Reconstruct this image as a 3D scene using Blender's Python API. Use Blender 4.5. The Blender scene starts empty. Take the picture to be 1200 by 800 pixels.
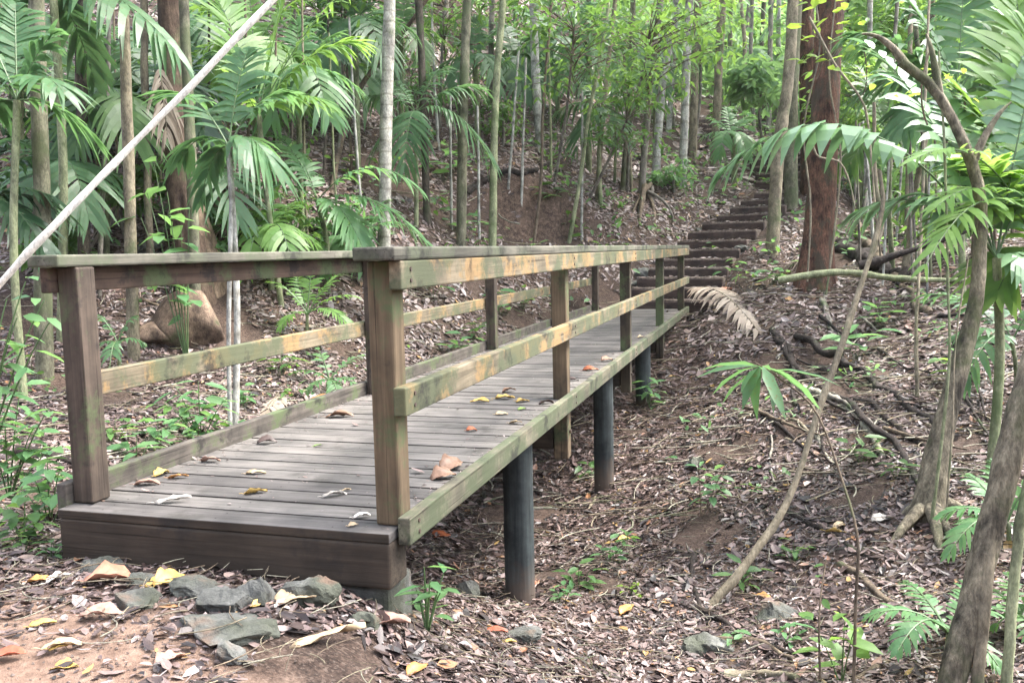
import bpy, math, random
import numpy as np
from mathutils import Vector, Matrix
rng = np.random.default_rng(7)
random.seed(7)
scn = bpy.context.scene
COL = scn.collection
PI = math.pi

# ------------------------------------------------------------------ camera
CAM = np.array([2.7043, -2.8218, 0.9774])
FPX = 1026.45
_yaw, _pit, _rol = -0.287152, -0.103286, -0.022333
_F = np.array([math.sin(_yaw)*math.cos(_pit), math.cos(_yaw)*math.cos(_pit), math.sin(_pit)])
_R = np.array([math.cos(_yaw), -math.sin(_yaw), 0.0])
_U = np.cross(_R, _F)
_R, _U = _R*math.cos(_rol)+_U*math.sin(_rol), -_R*math.sin(_rol)+_U*math.cos(_rol)
cd = bpy.data.cameras.new('camera'); cam = bpy.data.objects.new('camera', cd); COL.objects.link(cam)
cam.matrix_world = Matrix(((_R[0], _U[0], -_F[0], CAM[0]), (_R[1], _U[1], -_F[1], CAM[1]), (_R[2], _U[2], -_F[2], CAM[2]), (0, 0, 0, 1)))
cd.sensor_width = 36; cd.lens = 36*FPX/1200; cd.clip_start = 0.05; cd.clip_end = 500
scn.camera = cam

def ray(px, py): return _F+_R*((px-600)/FPX)+_U*((400-py)/FPX)
def at(px, py, d): return CAM+ray(px, py)*d
def depth(P): return float((np.asarray(P)-CAM)@_F)

# ------------------------------------------------------------------ noise
def _hash(i, j, s):
    n = (i*374761393+j*668265263+s*1442695041) & 0xffffffff
    n = ((n ^ (n >> 13))*1274126177) & 0xffffffff
    return ((n ^ (n >> 16)) & 0xffff)/65535.0
def vnoise(x, y, s=0):
    x = np.asarray(x, float); y = np.asarray(y, float)
    i = np.floor(x).astype(np.int64); j = np.floor(y).astype(np.int64)
    u = x-i; v = y-j; u = u*u*(3-2*u); v = v*v*(3-2*v)
    a = _hash(i, j, s); b = _hash(i+1, j, s); c = _hash(i, j+1, s); d = _hash(i+1, j+1, s)
    return (a*(1-u)+b*u)*(1-v)+(c*(1-u)+d*u)*v-0.5
def fbm(x, y, s=0, o=4):
    r = 0; a = 1.0; x = np.asarray(x, float); y = np.asarray(y, float)
    for k in range(o):
        r = r+a*vnoise(x, y, s+k); x = x*2.03+5.1; y = y*2.03+1.7; a *= .5
    return r

# ------------------------------------------------------------------ terrain height
ctl = [  # world points
 (-3, -3, -.18), (-1.5, -1, -.18), (-.8, .2, -.2), (0, -.3, -.185), (.7, -.3, -.19), (1.3, -.3, -.22), (.1, .1, -.20), (.7, .1, -.22), (1.25, .0, -.23), (1.6, .1, -.40), (1, -1.6, -.2), (0, -1.6, -.17),
 (2.0, -2.0, -.4), (2.7, -2.8, -.5), (4, -3, -.8), (6, -4, -.6), (2, -6, -.2), (2, -9, 1.6), (-6, -9, 2.2), (9, -9, 2.2), (2, -15, 6), (-4, -5, .2), (9, -5, .4), (-9, -2, .6), (-14, -10, 5), (18, -10, 5),  # includes an unseen rise added behind the camera to block low sky light
 (1.3, 1.87, -1.0), (1.3, 4.53, -1.13), (1.3, 7.02, -.83), (1.0, 3.2, -1.12), (.3, 1.3, -.62), (-.2, 3, -.8), (-.2, 5, -.75), (0, 7, -.5), (.7, 9, -.45),
 (.7, 10.6, -.15), (1.4, 10.8, -.12), (.2, 11.2, 0), (-.8, 9, -.1), (1.9, 10.5, 0),
 (-30, 20, 12), (-30, 0, 6), (-20, 40, 22), (0, 60, 22), (20, 60, 16), (40, 40, 9), (40, 10, 5), (40, -10, 4), (60, 60, 14), (-45, 60, 28), (0, 80, 26), (50, 80, 16), (-60, -10, 12), (60, -20, 8),
]
for q in [ # px, py, depth
 (480, 730, 3.3), (530, 770, 3.35), (600, 790, 3.55), (700, 790, 3.95), (700, 690, 5.0), (620, 740, 4.1),
 (850, 600, 6.1), (850, 500, 8.0), (850, 700, 4.9), (950, 600, 5.7), (950, 500, 7.3), (950, 420, 9.2), (900, 400, 10), (870, 350, 12), (955, 335, 11.5),
 (1050, 450, 7.6), (1050, 360, 10), (1090, 590, 5.4), (1150, 500, 6.4), (1150, 650, 4.6), (1190, 720, 3.9), (1100, 790, 3.7), (1000, 700, 4.5), (900, 790, 3.95),
 (1190, 400, 8), (1190, 310, 10.5), (1100, 310, 11.5),
 (250, 500, 6.6), (330, 455, 7.6), (180, 420, 8.2), (60, 450, 7.4), (20, 560, 5.0), (210, 370, 8.8), (350, 400, 8.9), (530, 395, 11.0), (600, 340, 13.2), (700, 312, 14.6),
 (600, 270, 14.8), (650, 200, 16.5), (600, 100, 19.5), (700, 100, 23), (450, 250, 12.5), (450, 100, 16.5), (300, 250, 10.8), (300, 100, 14.4), (100, 300, 9.2),
 (100, 200, 10.7), (100, 50, 14), (400, -100, 22), (0, 300, 9.8), (-100, 200, 11.5), (760, 235, 17), (760, 150, 22), (830, 300, 15.2), (830, 232, 17.3), (900, 245, 16.6), (830, 190, 21), (925, 232, 17.3),
 (850, 150, 28), (945, 195, 20.5), (1000, 255, 17), (1100, 215, 20), (1000, 160, 30), (1190, 180, 25), (800, 100, 38), (1000, 120, 42), (1300, 150, 35), (700, 20, 30)]:
    ctl.append(tuple(at(*q)))
ctl = np.array(ctl)
def _tps_fit(P, z, lam):
    n = len(P); d2 = ((P[:, None]-P[None])**2).sum(-1)
    K = np.where(d2 > 0, .5*d2*np.log(d2+1e-12), 0)+lam*np.eye(n)
    A = np.zeros((n+3, n+3)); A[:n, :n] = K; A[:n, n] = 1; A[:n, n+1:] = P; A[n, :n] = 1; A[n+1:, :n] = P.T
    return np.linalg.solve(A, np.concatenate([z, [0, 0, 0]]))
_TW = _tps_fit(ctl[:, :2], ctl[:, 2], .08)
def H0(x, y):
    x = np.atleast_1d(np.asarray(x, float)); y = np.atleast_1d(np.asarray(y, float)); out = np.empty(x.shape)
    for s in range(0, len(x), 4000):
        a = x[s:s+4000]; b = y[s:s+4000]
        d2 = (a[:, None]-ctl[None, :, 0])**2+(b[:, None]-ctl[None, :, 1])**2
        out[s:s+4000] = (.5*d2*np.log(d2+1e-12))@_TW[:-3]+_TW[-3]+_TW[-2]*a+_TW[-1]*b
    return out
_BK0, _BK1 = at(545, 236, 14.6), at(705, 232, 15.6)
def _bank(x, y):
    dx, dy = _BK1[0]-_BK0[0], _BK1[1]-_BK0[1]; L = math.hypot(dx, dy); ux, uy = dx/L, dy/L
    u = ((x-_BK0[0])*ux+(y-_BK0[1])*uy)/L; s = -(x-_BK0[0])*uy+(y-_BK0[1])*ux+vnoise(x*2.2, y*2.2, 51)*.35
    lat = np.clip(1-np.abs(u-.5)/.62, 0, 1); lat = lat*lat*(3-2*lat); t = np.clip(s/.16, 0, 1); t = t*t*(3-2*t)
    rise = .62*lat*t*np.clip(1-(s-.2)/3.2, 0, 1)-.25*lat*np.exp(-((s+.15)/.3)**2)
    return rise, lat*np.exp(-((s-.05)/.32)**2)
def H(x, y):
    x = np.atleast_1d(np.asarray(x, float)); y = np.atleast_1d(np.asarray(y, float))
    z = H0(x, y)
    far = np.clip((np.hypot(x-2, y-2)-3)/12, 0, 1)
    path = np.exp(-((x-.6)**2/1.2+(y+1.2)**2/1.6))
    z = z+fbm(x*.55, y*.55, 3)*(.10+.35*far)*(1-.8*path)+fbm(x*3.1, y*3.1, 11, 3)*.05*(1-.75*path)
    z = z+_bank(x, y)[0]
    return _carve(x, y, z)
STEPROWS = {
 'lower flight of dark timber steps climbing from the far end of the bridge': [
 (742, 822, 364, 14.0), (745, 830, 350, 14.25), (752, 838, 336, 14.5), (766, 844, 324, 14.75), (778, 850, 313, 15.0), (790, 858, 302.5, 15.25), (800, 867, 291.5, 15.5), (812, 878, 281, 15.8),
 (828, 888, 270, 16.1), (846, 902, 260, 16.4), (862, 912, 251, 16.7), (874, 926, 242, 17.05), (892, 940, 234, 17.4)],
 'upper flight of steps rising behind the big red trunk': [
 (893, 948, 222, 18.3), (893, 948, 213, 18.9), (890, 946, 204, 19.5), (886, 944, 196, 20.1), (880, 940, 188, 20.8)],
 'distant narrow flight of steps turning left up the forest slope': [
 (846, 878, 178, 24.0), (842, 874, 172, 24.8), (838, 870, 166, 25.6), (832, 866, 160, 26.4), (828, 862, 154, 27.2), (822, 856, 148, 28.0), (820, 852, 142, 28.8)]}
_SP = np.array([np.append(at((r[0]+r[1])/2, r[2], r[3]), (r[1]-r[0])/FPX*r[3]/2) for rs in STEPROWS.values() for r in rs])
_LN = [len(r) for r in STEPROWS.values()]
def _carve(x, y, z):
    # the ground follows the staircase: level with its treads beside it, a little lower beneath it
    k = 0
    for n in _LN:
        S_ = _SP[k:k+n]; k += n
        # cut a ramp along the polyline of risers
        best = np.full(x.shape, 1e9); zz = np.zeros(x.shape); hw = np.zeros(x.shape)
        e = S_[-1]+(S_[-1]-S_[-2])*1.5; A = np.vstack([S_, e[None]])
        for i in range(len(A)-1):
            a, c = A[i], A[i+1]; dx, dy = c[0]-a[0], c[1]-a[1]; L2 = dx*dx+dy*dy
            t = np.clip(((x-a[0])*dx+(y-a[1])*dy)/L2, 0, 1); d = np.hypot(x-a[0]-t*dx, y-a[1]-t*dy); m = d < best
            best = np.where(m, d, best); zz = np.where(m, a[2]+(c[2]-a[2])*t, zz); hw = np.where(m, a[3], hw)
        w = np.clip(1-(best-hw-.05)/.9, 0, 1); w = w*w*(3-2*w)
        z = z*(1-w)+w*(zz-.10+np.clip(best-hw+.05, 0, 1)*.30)
    return z
def Hs(x, y): return float(H([x], [y])[0])
def BARE(x, y): return np.clip(np.exp(-(((x-.40)/1.1)**2+((y+1.25)/.8)**2)**1.5), 0, 1)
def hit(px, py, d0=2.0, d1=60):
    ds = np.linspace(d0, d1, 1200); P = CAM+ray(px, py)[None]*ds[:, None]
    g = P[:, 2]-H(P[:, 0], P[:, 1])
    k = np.argmax(g < 0)
    if g[k] >= 0: k = len(ds)-1
    return P[k]

# ------------------------------------------------------------------ mesh builder
class MB:
    def __init__(s): s.v = []; s.f = []; s.r = []; s.m = []; s.n = 0
    def add(s, V, faces, r=0.5, m=0):
        V = np.asarray(V, float).reshape(-1, 3)
        if isinstance(faces, np.ndarray): faces = [faces]
        for k, F in enumerate(faces):
            F = np.asarray(F, np.int64)
            s.f.append(F+s.n)
            rr = r[k] if isinstance(r, list) else r
            s.r.append(np.broadcast_to(np.asarray(rr, float), (len(F),)).copy())
            s.m.append(np.full(len(F), m, np.int32))
        s.v.append(V); s.n += len(V)
    def box(s, x0, x1, y0, y1, z0, z1, r=.5, m=0):
        V = [(x0, y0, z0), (x1, y0, z0), (x1, y1, z0), (x0, y1, z0), (x0, y0, z1), (x1, y0, z1), (x1, y1, z1), (x0, y1, z1)]
        s.add(V, np.array([(0, 3, 2, 1), (4, 5, 6, 7), (0, 1, 5, 4), (1, 2, 6, 5), (2, 3, 7, 6), (3, 0, 4, 7)]), r, m)
    def tube(s, P, R, seg=8, r=.5, m=0, rough=0.0, cap=True):
        P = np.asarray(P, float); n = len(P); R = np.broadcast_to(np.asarray(R, float), (n,))
        T = np.gradient(P, axis=0); T /= np.linalg.norm(T, axis=1)[:, None]+1e-9
        ref = np.array([0, 0, 1.]) if abs(T[0, 2]) < .8 else np.array([1., 0, 0])
        V = []; A = np.cross(T[0], ref); A /= np.linalg.norm(A)
        th = np.arange(seg)*2*PI/seg
        for k in range(n):
            A = A-T[k]*(A@T[k]); A /= np.linalg.norm(A)+1e-9; B = np.cross(T[k], A)
            rr = R[k]*(1+(rng.random(seg)-.5)*rough)
            V.append(P[k]+(A[None]*np.cos(th)[:, None]+B[None]*np.sin(th)[:, None])*rr[:, None])
        V = np.concatenate(V)
        i = np.arange(n-1)[:, None]*seg; j = np.arange(seg)[None]; j2 = (j+1) % seg
        F = np.stack([i+j, i+j2, i+seg+j2, i+seg+j], -1).reshape(-1, 4)
        s.add(V, F, r, m)
        if cap:
            V2 = np.concatenate([V[:seg], P[:1], V[-seg:], P[-1:]])
            a = np.arange(seg); b = (a+1) % seg
            s.add(V2, np.concatenate([np.stack([b, a, a*0+seg], 1), np.stack([seg+1+a, seg+1+b, a*0+2*seg+1], 1)]), r, m)
    def build(s, name, mats, parent=None, smooth=False, loc=None):
        me = bpy.data.meshes.new(name)
        V = np.concatenate(s.v) if s.v else np.zeros((0, 3))
        if loc is not None: V = V-np.asarray(loc)[None]
        tot = np.concatenate([np.full(len(F), F.shape[1], np.int32) for F in s.f])
        lp = np.concatenate([F.ravel() for F in s.f]).astype(np.int32)
        me.vertices.add(len(V)); me.vertices.foreach_set('co', V.astype(np.float32).ravel())
        me.loops.add(len(lp)); me.loops.foreach_set('vertex_index', lp)
        me.polygons.add(len(tot)); st = np.concatenate([[0], np.cumsum(tot)[:-1]]).astype(np.int32)
        me.polygons.foreach_set('loop_start', st)
        me.polygons.foreach_set('material_index', np.concatenate(s.m))
        me.polygons.foreach_set('use_smooth', np.full(len(tot), smooth))
        me.update(calc_edges=True)
        a = me.attributes.new('rnd', 'FLOAT', 'FACE'); a.data.foreach_set('value', np.concatenate(s.r).astype(np.float32))
        for mt in (mats if isinstance(mats, (list, tuple)) else [mats]): me.materials.append(mt)
        o = bpy.data.objects.new(name, me); COL.objects.link(o)
        if loc is not None: o.location = loc
        if parent is not None:
            o.parent = parent
            if loc is not None: o.location = Vector(loc)-parent.location
            else: o.location = -parent.location
        return o

def tag(o, label, cat, group=None, kind=None):
    if label: o['label'] = label
    if cat: o['category'] = cat
    if group: o['group'] = group
    if kind: o['kind'] = kind
    return o
def thing(name, label, cat, loc=(0, 0, 0), group=None):
    o = bpy.data.objects.new(name, None); COL.objects.link(o); o.location = loc; o.empty_display_size = .1
    return tag(o, label, cat, group)
def unit(v): v = np.asarray(v, float); return v/(np.linalg.norm(v, axis=-1, keepdims=True)+1e-9)

# leaves, vectorised: 8 verts each, folded along the midrib
def leaves(mb, P, X, N, L, W, curl=.1, fold=.15, r=None, m=0):
    P = np.asarray(P, float); n = len(P)
    X = unit(X); N = np.asarray(N, float); N = unit(N-X*(N*X).sum(-1, keepdims=True)); Y = np.cross(N, X)
    L = np.broadcast_to(L, (n,)); W = np.broadcast_to(W, (n,)); curl = np.broadcast_to(curl, (n,)); fold = np.broadcast_to(fold, (n,))
    t = [0, .28, .28, .28, .68, .68, .68, 1.0]; w = [0, -.46, 0, .46, -.40, 0, .40, 0]
    V = np.empty((n, 8, 3))
    for k in range(8):
        z = -curl*L*t[k]**2+(abs(w[k])*2*fold*W)
        V[:, k] = P+X*(L*t[k])[:, None]+Y*(W*w[k])[:, None]+N*z[:, None]
    b = np.arange(n)[:, None]*8
    T = np.concatenate([b+np.array([[0, 2, 1]]), b+np.array([[0, 3, 2]]), b+np.array([[4, 5, 7]]), b+np.array([[5, 6, 7]])])
    Q = np.concatenate([b+np.array([[1, 2, 5, 4]]), b+np.array([[2, 3, 6, 5]])])
    r = rng.random(n) if r is None else np.broadcast_to(r, (n,))
    mb.add(V.reshape(-1, 3), [T, Q], [np.tile(r, 4), np.tile(r, 2)], m)

# palm leaflets, strips of five stations with droop
def strips(mb, P, X, N, L, W, droop, r=None, m=0, prof=(.55, 1, .95, .6, .04)):
    P = np.asarray(P, float); n = len(P); X = unit(X); N = np.asarray(N, float); N = unit(N-X*(N*X).sum(-1, keepdims=True)); Y = np.cross(N, X)
    L = np.broadcast_to(L, (n,)); W = np.broadcast_to(W, (n,)); droop = np.broadcast_to(droop, (n,))
    K = len(prof); V = np.empty((n, K, 2, 3))
    for k in range(K):
        t = k/(K-1)
        c = P+X*(L*t*(1-.15*np.clip(droop, 0, 1)*t))[:, None]; c[:, 2] -= droop*L*t*t*.8
        w = (W*.5*prof[k])[:, None]
        V[:, k, 0] = c-Y*w; V[:, k, 1] = c+Y*w
    b = np.arange(n)[:, None]*(2*K)
    Q = np.concatenate([b+np.array([[2*k, 2*k+1, 2*k+3, 2*k+2]]) for k in range(K-1)])
    r = rng.random(n) if r is None else np.broadcast_to(r, (n,))
    mb.add(V.reshape(-1, 3), Q, np.tile(r, K-1), m)

def bez(a, c, b, n):
    t = np.linspace(0, 1, n)[:, None]; return (1-t)**2*a+2*t*(1-t)*c+t*t*b
def frond(mb, a, b, arch=.2, n=26, ll=.35, lw=.03, droop=.5, start=.18, fan=.45, up=(0, 0, 1), rr=.008, m=0, ms=1, twist=0.0, gap=0.0):
    a = np.asarray(a, float); b = np.asarray(b, float); Lg = np.linalg.norm(b-a)
    c = (a+b)/2+np.array([0, 0, arch*Lg])
    C = bez(a, c, b, 40)
    mb.tube(C[::3], np.linspace(rr, rr*.3, len(C[::3])), 5, .5, ms)
    tt = np.linspace(start, 1, n)+rng.normal(0, .25/n, n); tt = np.clip(tt, 0, 1)
    if gap: tt = tt[rng.random(n) > gap]
    n = len(tt)
    idx = tt*39; i0 = np.clip(idx.astype(int), 0, 38); Pm = C[i0]+(C[i0+1]-C[i0])*(idx-i0)[:, None]; T = unit(C[i0+1]-C[i0])
    up = np.asarray(up, float)
    S = unit(np.cross(T, up[None])); Nn = np.cross(S, T)
    for sg in (-1, 1):
        ang = fan+(1.15-fan)*((tt-start)/(1-start))**2+rng.normal(0, .07, n)
        side = S*sg*math.cos(twist)+Nn*(math.sin(abs(twist))+.12)
        X = side*np.cos(ang)[:, None]+T*np.sin(ang)[:, None]+rng.normal(0, .05, (n, 3))
        prof = np.clip(np.sin((.12+.88*(tt-start)/(1-start))*PI*.93)**.6, .25, 1)
        N = Nn+S*sg*(-.35)+rng.normal(0, .08, (n, 3))
        strips(mb, Pm, X, N, ll*prof*rng.uniform(.85, 1.1, n), lw*rng.uniform(.8, 1.15, n), droop*rng.uniform(.6, 1.4, n), m=m)

# ------------------------------------------------------------------ materials
def newmat(name):
    m = bpy.data.materials.new(name); m.use_nodes = True; nt = m.node_tree; nt.nodes.clear()
    return m, nt, nt.nodes, nt.links
def nd(nt, t, **k):
    n = nt.nodes.new(t)
    for a, b in k.items():
        if a == 'ins':
            for i, v in b.items(): n.inputs[i].default_value = v
        else: setattr(n, a, b)
    return n
def ramp(nt, stops, src=None, interp='LINEAR'):
    n = nt.nodes.new('ShaderNodeValToRGB'); e = n.color_ramp.elements; n.color_ramp.interpolation = interp
    while len(e) < len(stops): e.new(.5)
    for k, (p, c) in enumerate(stops): e[k].position = p; e[k].color = (*c, 1) if len(c) == 3 else c
    if src is not None: nt.links.new(src, n.inputs[0])
    return n
def mixc(nt, fac, a, b, mode='MIX'):
    n = nt.nodes.new('ShaderNodeMix'); n.data_type = 'RGBA'; n.blend_type = mode
    for sock, v in ((n.inputs[0], fac), (n.inputs[6], a), (n.inputs[7], b)):
        if hasattr(v, 'is_linked'): nt.links.new(v, sock)
        elif isinstance(v, (int, float)): sock.default_value = v
        else: sock.default_value = (*v, 1) if len(v) == 3 else v
    return n.outputs[2]
def noise(nt, scale, detail=4, rough=.55, vec=None, coord='Object', sc=None, dist=0):
    tc = nt.nodes.new('ShaderNodeTexCoord'); src = tc.outputs[coord]
    if sc is not None:
        mp = nt.nodes.new('ShaderNodeMapping'); mp.inputs['Scale'].default_value = sc; nt.links.new(src, mp.inputs[0]); src = mp.outputs[0]
    n = nt.nodes.new('ShaderNodeTexNoise'); n.inputs['Scale'].default_value = scale; n.inputs['Detail'].default_value = detail; n.inputs['Roughness'].default_value = rough
    n.inputs['Distortion'].default_value = dist
    nt.links.new(src, n.inputs['Vector']); return n.outputs['Fac']
def geo_noise(nt, scale, detail=4, rough=.55, sc=None):
    g = nt.nodes.new('ShaderNodeNewGeometry'); src = g.outputs['Position']
    if sc is not None:
        mp = nt.nodes.new('ShaderNodeMapping'); mp.inputs['Scale'].default_value = sc; nt.links.new(src, mp.inputs[0]); src = mp.outputs[0]
    n = nt.nodes.new('ShaderNodeTexNoise'); n.inputs['Scale'].default_value = scale; n.inputs['Detail'].default_value = detail; n.inputs['Roughness'].default_value = rough
    nt.links.new(src, n.inputs['Vector']); return n.outputs['Fac']
def finish(nt, col, rough=.8, bump=None, bd=.02, bs=.6, spec=.3):
    b = nt.nodes.new('ShaderNodeBsdfPrincipled'); o = nt.nodes.new('ShaderNodeOutputMaterial')
    if hasattr(col, 'is_linked'): nt.links.new(col, b.inputs['Base Color'])
    else: b.inputs['Base Color'].default_value = (*col, 1)
    if hasattr(rough, 'is_linked'): nt.links.new(rough, b.inputs['Roughness'])
    else: b.inputs['Roughness'].default_value = rough
    b.inputs['Specular IOR Level'].default_value = spec
    if bump is not None:
        bp = nt.nodes.new('ShaderNodeBump'); bp.inputs['Distance'].default_value = bd; bp.inputs['Strength'].default_value = bs
        nt.links.new(bump, bp.inputs['Height']); nt.links.new(bp.outputs[0], b.inputs['Normal'])
    nt.links.new(b.outputs[0], o.inputs[0]); return b
def rnd_attr(nt):
    a = nt.nodes.new('ShaderNodeAttribute'); a.attribute_name = 'rnd'; return a.outputs['Fac']

def wood(name, c0, c1, axis='y', moss=0, lichen=0, dark=0.0, rough=.85, seed=0., mosscol=(.075, .10, .045), lcol=(.42, .24, .07), dcol=(.02, .018, .017), plankvar=0):
    m, nt, _, _ = newmat(name)
    ax = {'y': (34, 1.6, 34), 'x': (1.6, 34, 34), 'z': (34, 34, 1.6)}[axis]
    lo = {'y': (2.5, 2.2, 2.5), 'x': (2.2, 2.5, 2.5), 'z': (2.5, 2.5, 2.2)}[axis]
    g1 = noise(nt, 1.0, 5, .65, sc=ax, dist=.6); g2 = geo_noise(nt, 3.1+seed, 5, .6)
    col = ramp(nt, [(.25, c0), (.72, c1)], g1).outputs[0]
    fl = ramp(nt, [(.38, (.55, .55, .55)), (.62, (1.15, 1.12, 1.1))], g2).outputs[0]
    col = mixc(nt, .8, col, fl, 'MULTIPLY')
    if plankvar:
        pv = ramp(nt, [(0, (.72, .70, .70)), (1, (1.22, 1.2, 1.16))], rnd_attr(nt)).outputs[0]
        col = mixc(nt, plankvar, col, pv, 'MULTIPLY')
    cr = {'y': (75, .9, 75), 'x': (.9, 75, 75), 'z': (75, 75, .9)}[axis]
    ck = noise(nt, 1.0, 2, .5, sc=cr, dist=.3)
    col = mixc(nt, .85, col, ramp(nt, [(.31, (.28, .26, .25)), (.37, (1, 1, 1))], ck).outputs[0], 'MULTIPLY')
    if lichen:
        a = geo_noise(nt, 1.0, 3, .6, sc=tuple(v*1.9+seed*.1 for v in lo)); b = geo_noise(nt, 60, 3, .7)
        ad = nd(nt, 'ShaderNodeMath', operation='MULTIPLY_ADD', ins={1: .25}); nt.links.new(b, ad.inputs[0]); nt.links.new(a, ad.inputs[2])
        f = ramp(nt, [(.66-.1*lichen, (0, 0, 0)), (.74-.1*lichen, (1, 1, 1))], ad.outputs[0]).outputs[0]
        fm = nd(nt, 'ShaderNodeMath', operation='MULTIPLY', ins={1: .8}); nt.links.new(f, fm.inputs[0])
        col = mixc(nt, fm.outputs[0], col, lcol)
    if moss:
        a = geo_noise(nt, 1.0, 4, .6, sc=tuple(v*.9+.7+seed*.13 for v in lo)); b = geo_noise(nt, 45, 4, .7)
        ad = nd(nt, 'ShaderNodeMath', operation='MULTIPLY_ADD', ins={1: .3}); nt.links.new(b, ad.inputs[0]); nt.links.new(a, ad.inputs[2])
        f = ramp(nt, [(.68-.2*moss, (0, 0, 0)), (.80-.2*moss, (1, 1, 1))], ad.outputs[0]).outputs[0]
        fm = nd(nt, 'ShaderNodeMath', operation='MULTIPLY', ins={1: .85}); nt.links.new(f, fm.inputs[0])
        col = mixc(nt, fm.outputs[0], col, mosscol)
    if dark:
        a = geo_noise(nt, 2.7+seed, 5, .7)
        f = ramp(nt, [(.62-.2*dark, (0, 0, 0)), (.72-.2*dark, (1, 1, 1))], a).outputs[0]
        fm = nd(nt, 'ShaderNodeMath', operation='MULTIPLY', ins={1: .8}); nt.links.new(f, fm.inputs[0])
        col = mixc(nt, fm.outputs[0], col, dcol)
    finish(nt, col, rough, g1, .004, .7, .25)
    return m

def bark(name, c0, c1, rings=0, moss=.3, scale=(9, 9, 3), bd=.01, mosscol=(.06, .085, .035), patch=None, contrast=1.0):
    m, nt, _, _ = newmat(name)
    g = geo_noise(nt, 2.2, 7, .72, sc=scale); g2 = geo_noise(nt, 2.3, 5, .65); g3 = geo_noise(nt, 7.5, 5, .7, sc=(1, 1, .55)); g4 = geo_noise(nt, 85, 3, .7, sc=(1, 1, .4))
    col = ramp(nt, [(.32, c0), (.66, c1)], g).outputs[0]
    k = .42*contrast
    col = mixc(nt, .9, col, ramp(nt, [(.36, (1-k*1.3, 1-k*1.3, 1-k*1.25)), (.5, (1, 1, 1)), (.64, (1+k, 1+k, 1+k*.95))], g3).outputs[0], 'MULTIPLY')
    col = mixc(nt, .8, col, ramp(nt, [(.35, (.6, .6, .6)), (.62, (1.25, 1.25, 1.25))], g4).outputs[0], 'MULTIPLY')
    if rings:
        w = nd(nt, 'ShaderNodeTexWave', wave_type='BANDS', bands_direction='Z', ins={'Scale': rings, 'Distortion': 2.5, 'Detail': 3, 'Detail Scale': 2.5})
        gp = nt.nodes.new('ShaderNodeNewGeometry'); nt.links.new(gp.outputs['Position'], w.inputs['Vector'])
        rr = ramp(nt, [(.0, (.55, .52, .48)), (.12, (1, 1, 1))], w.outputs['Fac']).outputs[0]
        col = mixc(nt, .7, col, rr, 'MULTIPLY')
    if patch:
        p = ramp(nt, [(.5, (0, 0, 0)), (.58, (1, 1, 1))], geo_noise(nt, 3.3, 6, .75, sc=(1, 1, .45))).outputs[0]
        col = mixc(nt, p, col, patch)
    if moss:
        f = ramp(nt, [(.62-.22*moss, (0, 0, 0)), (.74-.22*moss, (1, 1, 1))], g2).outputs[0]
        fm = nd(nt, 'ShaderNodeMath', operation='MULTIPLY', ins={1: .75}); nt.links.new(f, fm.inputs[0])
        col = mixc(nt, fm.outputs[0], col, mosscol)
    finish(nt, col, .85, g, bd, .9, .2)
    return m

def leafmat(name, c0, c1, tcol, trans=.4, rough=.44, spec=.34, spots=None):
    m, nt, _, _ = newmat(name)
    r = rnd_attr(nt); col = ramp(nt, [(0, c0), (1, c1)], r).outputs[0]
    n = geo_noise(nt, 9, 3, .6); v = ramp(nt, [(.3, (.75, .78, .75)), (.7, (1.2, 1.18, 1.2))], n).outputs[0]
    col = mixc(nt, .7, col, v, 'MULTIPLY')
    if spots:
        f = ramp(nt, [(.56, (0, 0, 0)), (.66, (1, 1, 1))], geo_noise(nt, 55, 4, .7)).outputs[0]; col = mixc(nt, f, col, spots)
    b = nd(nt, 'ShaderNodeBsdfPrincipled', ins={'Roughness': rough, 'Specular IOR Level': spec}); nt.links.new(col, b.inputs['Base Color'])
    if trans:
        t = nt.nodes.new('ShaderNodeBsdfTranslucent'); tc = mixc(nt, .55, col, tcol); nt.links.new(tc, t.inputs[0])
        mx = nt.nodes.new('ShaderNodeMixShader'); mx.inputs[0].default_value = trans
        nt.links.new(b.outputs[0], mx.inputs[1]); nt.links.new(t.outputs[0], mx.inputs[2]); src = mx.outputs[0]
    else: src = b.outputs[0]
    o = nt.nodes.new('ShaderNodeOutputMaterial'); nt.links.new(src, o.inputs[0]); return m

def littermat():
    m, nt, _, _ = newmat('dead_leaf')
    col = ramp(nt, [(0, (.016, .012, .011)), (.18, (.048, .033, .029)), (.36, (.10, .068, .058)), (.54, (.165, .118, .105)), (.7, (.215, .158, .135)), (.84, (.235, .198, .185)), (.945, (.29, .25, .225)), (.97, (.24, .11, .055)), (1, (.34, .23, .08))], rnd_attr(nt)).outputs[0]
    v = ramp(nt, [(.3, (.55, .53, .55)), (.7, (1.2, 1.17, 1.2))], geo_noise(nt, 38, 5, .7)).outputs[0]
    col = mixc(nt, .85, col, v, 'MULTIPLY')
    finish(nt, col, .45, None, spec=.45); return m

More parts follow.
